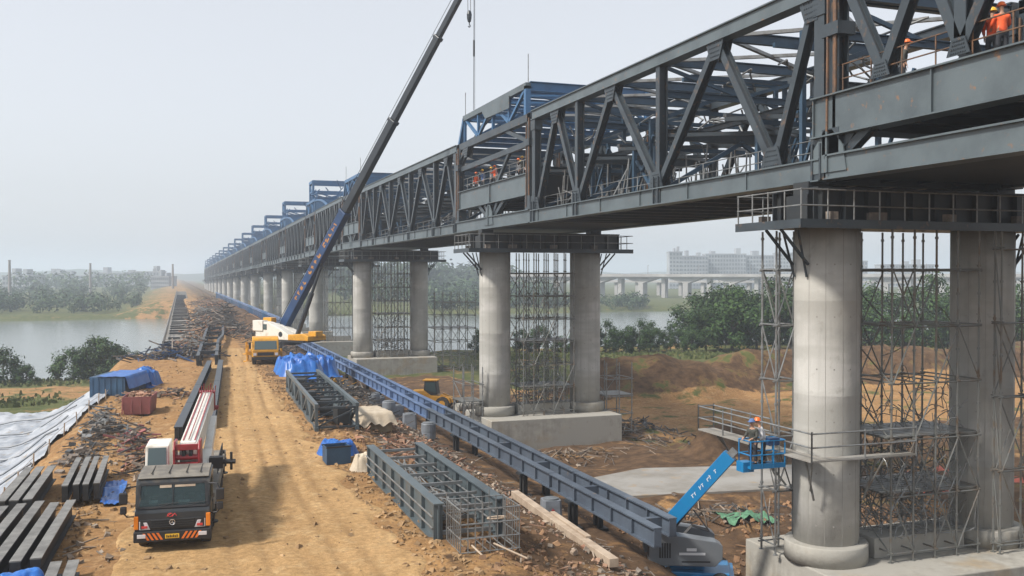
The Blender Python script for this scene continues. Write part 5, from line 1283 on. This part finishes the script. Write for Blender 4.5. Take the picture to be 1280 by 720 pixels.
# ------------------------------------------------------------------ loader, pipe by the third pier
t = thing('wheel_loader', 'yellow earth-moving machine parked behind the girder near the third pier', 'loader', (25.6, 98, h(25.6, 98) - .05), -.5)
b = MB(); b.prism([(-2.4, .7), (-2.4, 1.5), (-1.9, 1.9), (-.5, 2.0), (.2, 1.5), (2.2, 1.3), (2.4, .7)], 'y', -.8, .8); tr(b, 'body', 'yellow', bevel=.06)
b = MB(); b.prism([(-.6, 1.9), (-.5, 3.0), (.7, 3.0), (.9, 1.6), (.2, 1.5)], 'y', -.62, .62); cb = tr(b, 'cab', 'black', bevel=.04)
b = MB(); b.prism([(-.4, 2.05), (-.35, 2.85), (.6, 2.85), (.75, 1.8)], 'y', -.64, .64); tr(b, 'window', 'glass', cb)
b = MB(); b.box(-.7, .85, -.72, .72, 3.0, 3.1); tr(b, 'roof', 'yellow', cb)
for x in (-1.5, 1.5):
    for s_ in (-1, 1):
        b = MB(); b.tube((x, s_ * .75, .7), (x, s_ * 1.25, .7), .7, 20); wh = tr(b, 'wheel', 'rubber'); b = MB(); b.tube((x, s_ * .76, .7), (x, s_ * 1.27, .7), .35, 12); tr(b, 'rim', 'yellow', wh)
for s_ in (-.5, .5):
    b = MB(); b.bar((1.2, s_, 1.5), (3.0, s_, .8), .2, .35); tr(b, 'lift_arm', 'yellow')
b = MB(); b.prism([(2.9, .1), (4.0, .05), (3.9, .2), (3.1, .3), (3.0, 1.1), (2.8, 1.1)], 'y', -1.3, 1.3); tr(b, 'bucket', 'steel_dark')
b = MB(); b.lathe((0, 0, 0), [(.4, -3), (.42, -3), (.42, 3), (.4, 3)], 20); b.xf(MX.Rotation(pi / 2, 4, 'Y')); o = b.build('concrete_pipe', M['concrete2'], smooth=False); o.location = (30.5, 96, h(30.5, 96) + .35); o.rotation_euler.z = .3; tag(o, 'pale concrete pipe lying behind the yellow loader', 'pipe')

# ------------------------------------------------------------------ trestle over the river at the left
t = thing('trestle', 'low grey temporary trestle with railing running out over the river at the left', 'trestle bridge', (.9, 121, -.6), -.0085)
b = MB(); b.box(-2.1, 2.4, 0, 420, -.35, 0)
k = 0
while k < 420: b.box(-2.12, 2.42, k, k + .12, 0, .05); k += 3
b.build('deck', M['slab'], t)
b = MB()
for x in (-2.0, 2.2): b.ibar((x, 0, -.8), (x, 420, -.8), .4, .9, .05)
b.build('edge_girder', M['steel_dark'], t)
b = MB(); b.box(-2.3, 2.0, -.5, -.05, -4.5, .1); b.build('end_wall', M['steel_dark'], t)
for k in range(30):
    b = MB()
    for x in (-1.9, 1.9): b.tube((x, 6 + 14 * k, -9), (x, 6 + 14 * k, -1.25), .35, 10)
    b.bar((-2.2, 6 + 14 * k, -1.35), (2.2, 6 + 14 * k, -1.35), .5, .3); b.bar((-1.9, 6 + 14 * k, -5), (1.9, 6 + 14 * k, -1.6), .12, .12); b.build('pile_bent', M['steel_dark'], t)
b = MB()
for k in range(140): b.tube((-2.0, 3 * k, 0), (-2.0, 3 * k, 1.15), .05, 5)
for z in (.6, 1.15): b.bar((-2.0, 0, z), (-2.0, 420, z), .09, .09)
b.build('railing', M['galv'], t)
rr = random.Random(8)
for k in range(40): y = 6 + k * 8 + rr.uniform(-2, 2); b = MB(); b.bar((-1.6, y, .25), (1.8, y + rr.uniform(.5, 3), .2), .25, .25); b.build('loose_bar', M['boomdark'], t)
for k in range(4): b = MB(); b.bar((-1.9, 1 + k * .8, .2 + .2 * k), (2.3, 1.5 + k * .8, .2), .25, .3); b.build('loose_bar', M['boomdark'], t)

# ------------------------------------------------------------------ scrap heaps
def scrap(label, x, y, w_, d, hh, n, seed, mats=('scrap', 'scrapdark', 'redrubble'), bl=1.6, name='scrap_heap'):
    r = random.Random(seed); t = thing(name, label, 'scrap heap', (x, y, h(x, y) - .05))
    names_ = ['loose_bars', 'dark_scrap', 'broken_pieces']
    for q, m_ in enumerate(mats):
        b = MB()
        for i in range(n // len(mats)):
            px, py = r.gauss(0, w_ / 3.2), r.gauss(0, d / 3.2)
            zb = h(x + px, y + py) - h(x, y) + .05; e = (px / w_ * 2) ** 2 + (py / d * 2) ** 2; zz = zb + r.random() * hh * max(.12, 1 - e)
            if r.random() < (.86 if q != 2 else .6):
                a = r.uniform(0, 6.28); l_ = r.uniform(.3, bl); e_ = r.uniform(-.35, .5); dv = V((cos(a) * cos(e_), sin(a) * cos(e_), sin(e_))) * l_; s_ = r.uniform(.025, .075) * (1 if bl < 2.6 else 1.6); c_ = V((px, py, zz + .05)); b.bar(c_ - dv / 2, c_ + dv / 2, s_, s_ * r.uniform(.5, 1.6))
            else: b.obox((px, py, zz), r.uniform(.06, .42), r.uniform(.06, .36), r.uniform(.04, .22), r.uniform(0, 3), r.uniform(-.5, .5), r.uniform(-.5, .5))
        b.build(names_[q], M[m_], t)
    return t
scrap('heap of rusty frames and pale bars between the white sheeting and the red skip', -3.6, 55.5, 1.9, 8, 1.4, 170, 1, ('scrap', 'scrapdark', 'galv'))
scrap('line of scrap pieces right of the white sheeting, level with the crane cab', -1.7, 51, 1.2, 6, 1.1, 100, 2, ('scrap', 'scrapdark', 'skip'))
scrap('low litter of rods beside the short beams, behind the front stack', -4.1, 48.5, 1.6, 5, .5, 80, 3, ('scrap', 'scrapdark', 'scrap'))
scrap('reddish scrap strewn behind the red skip', -.6, 71, 4.2, 3.5, .7, 90, 4, ('redrubble', 'scrapdark', 'scrap'))
scrap('small clump of dark fittings left of the crane cab', -1.45, 45.5, .9, 2.4, .9, 60, 16)
scrap('bundle of blue bags and bars at the foot of the trestle', .2, 104, 7, 6, 1.5, 240, 5, ('scrap', 'boomblue', 'scrapdark'), 3)
scrap('heap of pipes and pale frames left of the dark rails', 1.9, 113, 4, 13, 2.0, 260, 6, ('galv', 'scrap', 'redrubble'), 3)
scrap('brown heap of timber and steel on the causeway behind the rails', 4.4, 150, 5, 24, 2.6, 330, 7, ('scrap', 'redrubble', 'scrapdark'), 4)
scrap('tall dark heap of nets and steel in the middle of the causeway', 8.0, 158, 4, 26, 4.4, 420, 8, ('scrapdark', 'scrapdark', 'scrap'), 4)
scrap('long heap of rusty bars beside the blue girder line', 12.2, 140, 6, 34, 2.0, 460, 9, ('scrapdark', 'scrap', 'redrubble'), 4)
scrap('reddish heap further along the causeway', 8, 205, 8, 36, 3.0, 300, 10, ('redrubble', 'scrapdark', 'scrap'), 4)
scrap('pale mixed heap on the far part of the causeway', 5.5, 185, 4, 40, 3.0, 280, 11, ('scrap', 'scrapdark', 'galv'), 4)
scrap('hazy heap where the causeway narrows', 9, 270, 9, 60, 3.2, 260, 12, ('scrapdark', 'scrap', 'redrubble'), 5)
scrap('tools and grey cases lying between the blue heap and the girder', 14.2, 75, 3, 13, 1.0, 220, 13, ('scrapdark', 'scrap', 'scrapdark'), 2)
scrap('yellowish hoses and blocks under the girder left of the loader', 14.4, 84, 3, 7, .9, 110, 17, ('yellow', 'scrap', 'scrapdark'), 1.5)
scrap('white and red scraps between the tan crate and the girder pair', 11.9, 48, 3.4, 8, .6, 200, 14, ('scrap', 'redrubble', 'redrubble'), 2)
scrap('broken boards lying on the ground behind the boom lift', 29, 47.5, 7, 5, .5, 170, 15, ('scrap', 'scrapdark', 'rubble'), 2.5)
scrap('dark debris bank between the second pier base and the concrete slab', 38.5, 76, 6, 12, .9, 200, 18, ('scrapdark', 'rubble', 'scrapdark'), 2.5)
scrap('stony debris in front of the second pier base block', 28.5, 68, 10, 4, .4, 130, 19, ('rubble', 'scrap', 'rubble'), 1.8)
b = MB(); b.grid(16, 16, lambda u, v_: (lerp(28.5, 31.2, u), lerp(44.5, 47.2, v_), h(lerp(28.5, 31.2, u), lerp(44.5, 47.2, v_)) + .1 + .5 * abs(n2(u * 3, v_ * 3, 1.5)))); nm = mat('green_net', (.12, .28, .16), .8, 0, (.07, .17, .10), 4, (.4, .6)); tag(b.build('safety_net', nm, smooth=True), 'crumpled pale green net on the ground behind the boom lift', 'net')
b = MB(); b.grid(24, 18, lambda u, v_: (lerp(44.5, 55, u), lerp(47.5, 53.5, v_), h(lerp(44.5, 55, u), lerp(47.5, 53.5, v_)) + -.15 + .55 * abs(n2(u * 5, v_ * 4, 1.5)))); nm = mat('red_net', (.45, .10, .06), .8, 0, (.30, .08, .05), 1.5, (.4, .6)); tag(b.build('red_sheet', nm, smooth=True), 'red sheeting on the ground seen through the nearest scaffold', 'sheeting')

# ------------------------------------------------------------------ loose stones and splinters on the earth
def scatter(name, m, n, fn, smin, smax, long_=.25, seed=0):
    r = random.Random(seed); b = MB()
    for i in range(n):
        x, y = fn(r); s_ = smin + (smax - smin) * r.random() ** 3
        if r.random() < long_:
            l_ = s_ * r.uniform(2.5, 6); b.obox((x, y, h(x, y) + s_ * .1), l_, s_ * .22, s_ * .18, r.uniform(0, 3.14), 0, r.uniform(-.2, .2))
        else: 
            M_ = MX.Translation((x, y, h(x, y) + s_ * .12)) @ MX.Rotation(r.uniform(0, 6), 4, V((r.random() - .5, r.random() - .5, r.random())).normalized())
            c = [(-1, -1, -1), (1, -1, -1), (1, 1, -1), (-1, 1, -1), (-1, -1, 1), (1, -1, 1), (1, 1, 1), (-1, 1, 1)]
            b.hexa([M_ @ V((p_[0] * s_ * r.uniform(.25, .6), p_[1] * s_ * r.uniform(.25, .6), p_[2] * s_ * r.uniform(.2, .45))) for p_ in c])
    o = b.build(name, m); o['kind'] = 'stuff'; return o
def strip(r):
    y = 24 + 62 * r.random() ** 1.3; x = r.gauss(13.9, 1.4); return x, y
scatter('rubble', M['rubble'], 1900, strip, .03, .24, .35, 1)
scatter('rubble', M['redrubble'], 1300, strip, .03, .2, .4, 2)
scatter('clods', mat('earth_clods', (.33, .215, .11), .95, 0, (.24, .15, .075), 2, (.4, .6), island=.3), 5200, lambda r: (lambda y: ((-2.6 - 1.8 * r.random() + .02 * (y - 30)) if r.random() < .4 else (r.uniform(6.6, 8.2) if r.random() < .5 else r.uniform(-2.5, 8)), y))(24 + 70 * r.random() ** 1.4), .03, .2, .05, 3)
scatter('rubble', M['rubble'], 420, lambda r: (r.uniform(-4.2, -1.2), 26 + 45 * r.random()), .04, .26, .35, 4)
scatter('clods', mat('dark_clods', (.17, .095, .05), .95, 0, (.26, .15, .08), 2, (.4, .6), island=.35), 1500, lambda r: (r.uniform(20, 40), r.uniform(34, 50)), .05, .3, .1, 5)
scatter('clods', mat('brown_clods', (.25, .15, .08), .95, 0, (.16, .09, .05), 2, (.4, .6), island=.3), 2600, lambda r: (r.uniform(8.3, 12.5), 24 + 40 * r.random()), .03, .24, .1, 6)
scatter('rubble', M['scrap'], 900, lambda r: (r.gauss(15.6, 1.0), 26 + 80 * r.random()), .05, .28, .6, 7)

# ------------------------------------------------------------------ trees
def treemesh(seed, H_, Wd, n, leaf, lobes, bare=.12):
    r = random.Random(seed); tb = MB()
    pts = [V((0, 0, -.4)), V((.1, .05, H_ * .2)), V((.0, .15, H_ * .45)), V((.15, .0, H_ * .75))]
    rad = [H_ * .028, H_ * .023, H_ * .016, H_ * .007]
    for a, c, r0, r1 in zip(pts, pts[1:], rad, rad[1:]): tb.tube(a, c, r0, 8, r1)
    cen = []
    for k in range(lobes):
        z = H_ * (bare + (1 - bare) * (.08 + .84 * (k + .5) / lobes) * r.uniform(.85, 1.1)); f = sin(pi * min(1, (z / H_ - bare + .18) / 1.2)) ** .6
        a = k * 2.4 + r.uniform(-.5, .5); q = Wd / 2 * f * r.uniform(.35, 1.0) * (0.3 if k == lobes - 1 else 1); c = V((q * cos(a), q * sin(a), z)); cen.append((c, Wd * r.uniform(.10, .24)))
        s_ = pts[1].lerp(pts[3], min(1, max(0, (z / H_ - .3)))); tb.tube(s_, c, H_ * .009, 5, H_ * .003)
    lb = MB()
    for i in range(n):
        c, R_ = r.choice(cen); d = V((r.gauss(0, 1), r.gauss(0, 1), r.gauss(0, .85))).normalized(); q = c + d * R_ * (r.random() ** .45) * r.uniform(.7, 1.45); q.z = max(q.z, .25)
        nn = (d + V((r.uniform(-.8, .8), r.uniform(-.8, .8), r.uniform(-.2, 1.0)))).normalized(); u = nn.orthogonal().normalized(); u.rotate(MX.Rotation(r.uniform(0, 6.28), 3, nn)); w_ = nn.cross(u); s_ = leaf * r.uniform(.55, 1.3)
        lb.poly([q - u * s_, q + w_ * s_ * .45, q + u * s_, q - w_ * s_ * .45])
    return tb.mesh('trunk', M['bark']), lb.mesh('crown', M['leaf'])
TM = [treemesh(k, 10, 9.5, 4600, .34, 16, .1) for k in range(3)] + [treemesh(10 + k, 6, 7.5, 3200, .28, 12, .02) for k in range(2)]
def tree(label, x, y, k, s_, grp, z=None):
    t = thing('tree', label, 'tree', (x, y, (h(x, y) if z is None else z) - .1), R.uniform(0, 6.28), grp); t.scale = (s_, s_, s_ * R.uniform(.92, 1.08))
    for nm_, me in zip(('trunk', 'crown'), TM[k]): o = bpy.data.objects.new(nm_, me); COL.objects.link(o); o.parent = t
    return t
lt = [(-13.0, 146, 3, .78), (-10.8, 147, 0, .6), (-8.9, 146, 4, .88), (-7.0, 145.5, 3, .7), (-5.0, 146, 4, .58)]
for k, (x, y, m_, s_) in enumerate(lt): tree('%s tree from the left in the riverside clump left of the trestle' % ORD[k], x, y, m_, s_, 'riverside clump')
tree('bushy tree at the left edge of the picture by the water', -21.3, 143, 3, .8, None)
tree('low shrub just right of the left-edge tree by the water', -18.4, 142, 4, .45, None)
tree('dark green bush in the hollow beyond the white sheeting', -16.5, 96, 4, .42, None)
# row along the field edge on the right: rising from bushes behind the second pier to tall trees
row = []
xx = 50
while xx < 205:
    f = (xx - 50) / 155; y = 158 - .36 * (xx - 55) + R.uniform(-3, 3)
    big = ss(83, 91, xx) * (1 - .25 * ss(104, 112, xx)); s_ = lerp(.46, 1.0, big) * R.uniform(.74, 1.08)
    row.append((xx, y, (3 + R.randint(0, 1)) if xx < 78 and R.random() < .7 else R.randint(0, 2), s_)); xx += lerp(3.0, 4.2, big) * R.uniform(.7, 1.25)
for k, (x, y, m_, s_) in enumerate(row):
    tree('tree %d from the left along the far edge of the field' % (k + 1), x, y, m_, s_ * (1.4 if m_ > 2 else 1.12), 'row of trees along the field')
back = [(97, 165, 0, .9), (99, 158, 1, 1.0), (101, 160, 2, 1.05), (108, 155, 0, 1.0), (116, 153, 1, 1.0), (126, 150, 2, 1.05), (137, 146, 0, 1.1), (148, 143, 1, 1.1), (160, 140, 2, 1.15), (172, 138, 0, 1.1)]
for k, (x, y, m_, s_) in enumerate(back): tree('%s from the left of the tall trees behind the field-edge row' % ORD[k], x, y, m_, s_ * 1.1, 'tall trees behind the row')
# grass and weeds at the field edge and banks
b = MB(); rr = random.Random(21)
for i in range(9000):
    q = rr.random()
    if q < .6: x = rr.uniform(46, 170); y = 150 - .36 * (x - 55) + rr.uniform(-8, 6)
    elif q < .8: x = rr.uniform(-30, 1); y = rr.uniform(135, 160)
    else: x = rr.gauss(-17, 3); y = rr.gauss(97, 6)
    if (-8 < x < 6 and y < 110) or (x > -18 and y < 93) or (x < 0 and y < 72): continue
    s_ = rr.uniform(.2, .55); a = rr.uniform(0, 3.14); z = h(x, y) - .05
    b.poly([(x - cos(a) * s_ * .5, y - sin(a) * s_ * .5, z), (x + cos(a) * s_ * .5, y + sin(a) * s_ * .5, z), (x + cos(a) * s_ * .3 + rr.uniform(-.1, .1), y + sin(a) * s_ * .3, z + s_), (x - cos(a) * s_ * .3, y - sin(a) * s_ * .3, z + s_ * .8)])
o = b.build('weeds', leafmat('weed_blades', (.07, .10, .03), (.15, .16, .06))); o['kind'] = 'stuff'

def woodland(name, n, fn, leaves, seed, lo, hi):
    r = random.Random(seed); b = MB()
    for i in range(n):
        x, y = fn(r); z0 = max(-6.5, h(x, y)); H_ = r.uniform(lo, hi); Wd = H_ * r.uniform(.9, 1.5)
        for j in range(leaves):
            d = V((r.gauss(0, 1), r.gauss(0, 1), r.gauss(0, 1))).normalized(); q = V((x, y, z0 + H_ * .5)) + V((d.x * Wd * .5, d.y * Wd * .5, d.z * H_ * .5)) * (r.random() ** .35)
            nn = (d + V((r.uniform(-.6, .6), r.uniform(-.6, .6), r.uniform(0, .8)))).normalized(); u = nn.orthogonal().normalized(); u.rotate(MX.Rotation(r.uniform(0, 6.28), 3, nn)); w_ = nn.cross(u); s_ = H_ * r.uniform(.06, .13)
            b.poly([q - u * s_, q + w_ * s_ * .6, q + u * s_, q - w_ * s_ * .6])
    o = b.build(name, M['leaf2']); o['kind'] = 'stuff'; return o
def lw(r):
    y = 372 + 330 * r.random() ** 1.5; x0 = -.155 * y - 14; return r.uniform(x0 - 60, -4 - .02 * y), y
woodland('far_woodland', 230, lw, 110, 1, 3, 8)
woodland('far_woodland', 90, lambda r: (r.uniform(90, 190), 372 + 12 * r.random() - .06 * r.uniform(90, 190)), 90, 2, 3.5, 7)
woodland('far_woodland', 170, lambda r: (lambda y: (r.uniform(.17, .40) * y, y))(r.uniform(430, 640)), 80, 3, 5, 12)
woodland('far_woodland', 150, lambda r: (lambda y: (r.uniform(.14, .36) * y, y))(r.uniform(560, 800)), 70, 4, 14, 24)
woodland('far_woodland', 120, lambda r: (lambda y: (r.uniform(-.42, -.02) * y, y))(r.uniform(680, 1000)), 70, 5, 9, 17)

# ------------------------------------------------------------------ far buildings, chimneys and viaduct
def building(label, x, y, w_, d, z1, floors, bays, rz, roofs=1, seed=0):
    r = random.Random(seed); t = thing('building', label, 'building', (x, y, -6), rz, 'far buildings')
    b = MB(); b.box(-w_ / 2, w_ / 2, -d / 2, d / 2, -3, z1 + 6); b.build('walls', M['building'], t)
    b = MB(); fh = (z1 + 6) / floors
    for f in range(floors):
        for k in range(bays): x0 = -w_ / 2 + w_ * (k + .2) / bays; b.box(x0, x0 + w_ / bays * .6, -d / 2 - .15, -d / 2 + .1, f * fh + fh * .3, f * fh + fh * .85)
    b.build('window_rows', M['bwin'], t)
    b = MB(); b.box(-w_ / 2 - .3, w_ / 2 + .3, -d / 2 - .3, d / 2 + .3, z1 + 6, z1 + 7)
    for k in range(roofs): x0 = r.uniform(-w_ * .4, w_ * .3); b.box(x0, x0 + w_ * .12, -d * .3, d * .2, z1 + 7, z1 + r.uniform(9, 12))
    b.build('roof', M['building'], t)
vr = -TH
def at(px, Z, off=0):
    xc = (px - 640) / 1200 * Z; return (xc * cos(TH) + Z * sin(TH), -xc * sin(TH) + Z * cos(TH))
for k, (px, Z, w_, z1, fl, by_, lab) in enumerate(((843, 820, 11, 27, 10, 4, 'slim pale tower at the left end of the far apartment block'), (866, 850, 24, 24, 9, 9, 'low left wing of the far apartment block beyond the viaduct'), (905, 860, 36, 26, 9, 14, 'long middle slab of the far apartments beyond the viaduct'), (948, 870, 30, 25, 9, 11, 'right slab of the far apartments, left of the nearest column'), (985, 860, 24, 27, 10, 9, 'apartment block partly hidden by the nearest column'),
    (1040, 880, 60, 20, 7, 20, 'far apartments seen behind the nearest column'), (1130, 900, 50, 17, 7, 18, 'far block seen through the nearest scaffold'))):
    x, y = at(px, Z); building(lab, x, y, w_, 14, z1, fl, by_, vr, 2, k)
for k, (px, Z, w_, z1, lab) in enumerate(((60, 900, 40, 13, 'hazy flat-roofed works at the far left'), (105, 950, 60, 11, 'low hazy shed near the second chimney'), (150, 920, 36, 15, 'hazy block on the left horizon'), (186, 900, 26, 17, 'tallest hazy block on the left horizon, before the third chimney'), (30, 700, 22, 11, 'hazy house block just right of the first chimney'), (205, 760, 14, 10, 'small hazy building left of the third chimney'))):
    x, y = at(px, Z); building(lab, x, y, w_, 18, z1 * .62, 4, 9, vr, 2, 20 + k)
for k, (px, yt, Z, lab) in enumerate(((12, 325, 480, 'thick tall chimney at the left edge of the horizon'), (113, 329, 560, 'thin chimney in the middle of the left horizon'), (216, 330, 620, 'thin chimney just left of the bridge end'))):
    x, y = at(px, Z); zt_ = 8.5 + (343 - yt) / 1200 * Z; b = MB(); b.lathe((0, 0, 0), [(.95, 0), (.72, (zt_ + 6) * .5), (.55, zt_ + 5.6), (.66, zt_ + 5.6), (.66, zt_ + 6)], 14); o = b.build('chimney', M['brick']); o.location = (x, y, -6); tag(o, lab, 'chimney', 'chimneys on the left horizon')
t = thing('viaduct', 'long pale road viaduct on haunched piers across the right background', 'viaduct', (246, 529, -5.6), atan2(-162, 155))
Lv = 330; zd = 13.3
b = MB(); b.box(-70, Lv, -6, 6, zd - .7, zd); b.box(-70, Lv, -4.5, 4.5, zd - 1.6, zd - .7); b.build('deck', M['viaduct'], t)
for y in (-6.05, 5.8):
    b = MB(); b.box(-70, Lv, y, y + .25, zd - .4, zd + 1.1); b.build('parapet', M['viaduct'], t)
for k in range(15):
    x = -56 + 27 * k; b = MB(); b.box(x - 1.5, x + 1.5, -4, 4, -2, zd - 4.2); b.prism([(x - 1.5, zd - 4.2), (x - 9.5, zd - 1.62), (x + 9.5, zd - 1.62), (x + 1.5, zd - 4.2)], 'y', -4, 4); b.build('pier', M['viaduct'], t)
    b = MB(); b.box(x + 12.4, x + 14.6, -3, -1.2, -2, zd - 1.62); b.box(x + 12.4, x + 14.6, 1.2, 3, -2, zd - 1.62); b.build('column', M['viaduct'], t)
for k in range(12):
    x = -60 + 30 * k; b = MB(); b.tube((x, -5.5, zd), (x, -5.5, zd + 6), .12, 5); b.tube((x, -5.5, zd + 6), (x, -3.5, zd + 6.4), .09, 5); b.build('lamp_post', M['brick'], t)
t = thing('ramp_viaduct', 'lower second viaduct on plain columns behind the pale road viaduct', 'viaduct', (275, 560, -5.6), atan2(-162, 155))
b = MB(); b.box(-110, Lv, -4, 4, 9.0, 10.4); b.build('deck', M['viaduct'], t)
for k in range(30): b = MB(); b.box(-105 + 14.2 * k, -103 + 14.2 * k, -2.5, 2.5, -2, 9.0); b.build('column', M['viaduct'], t)
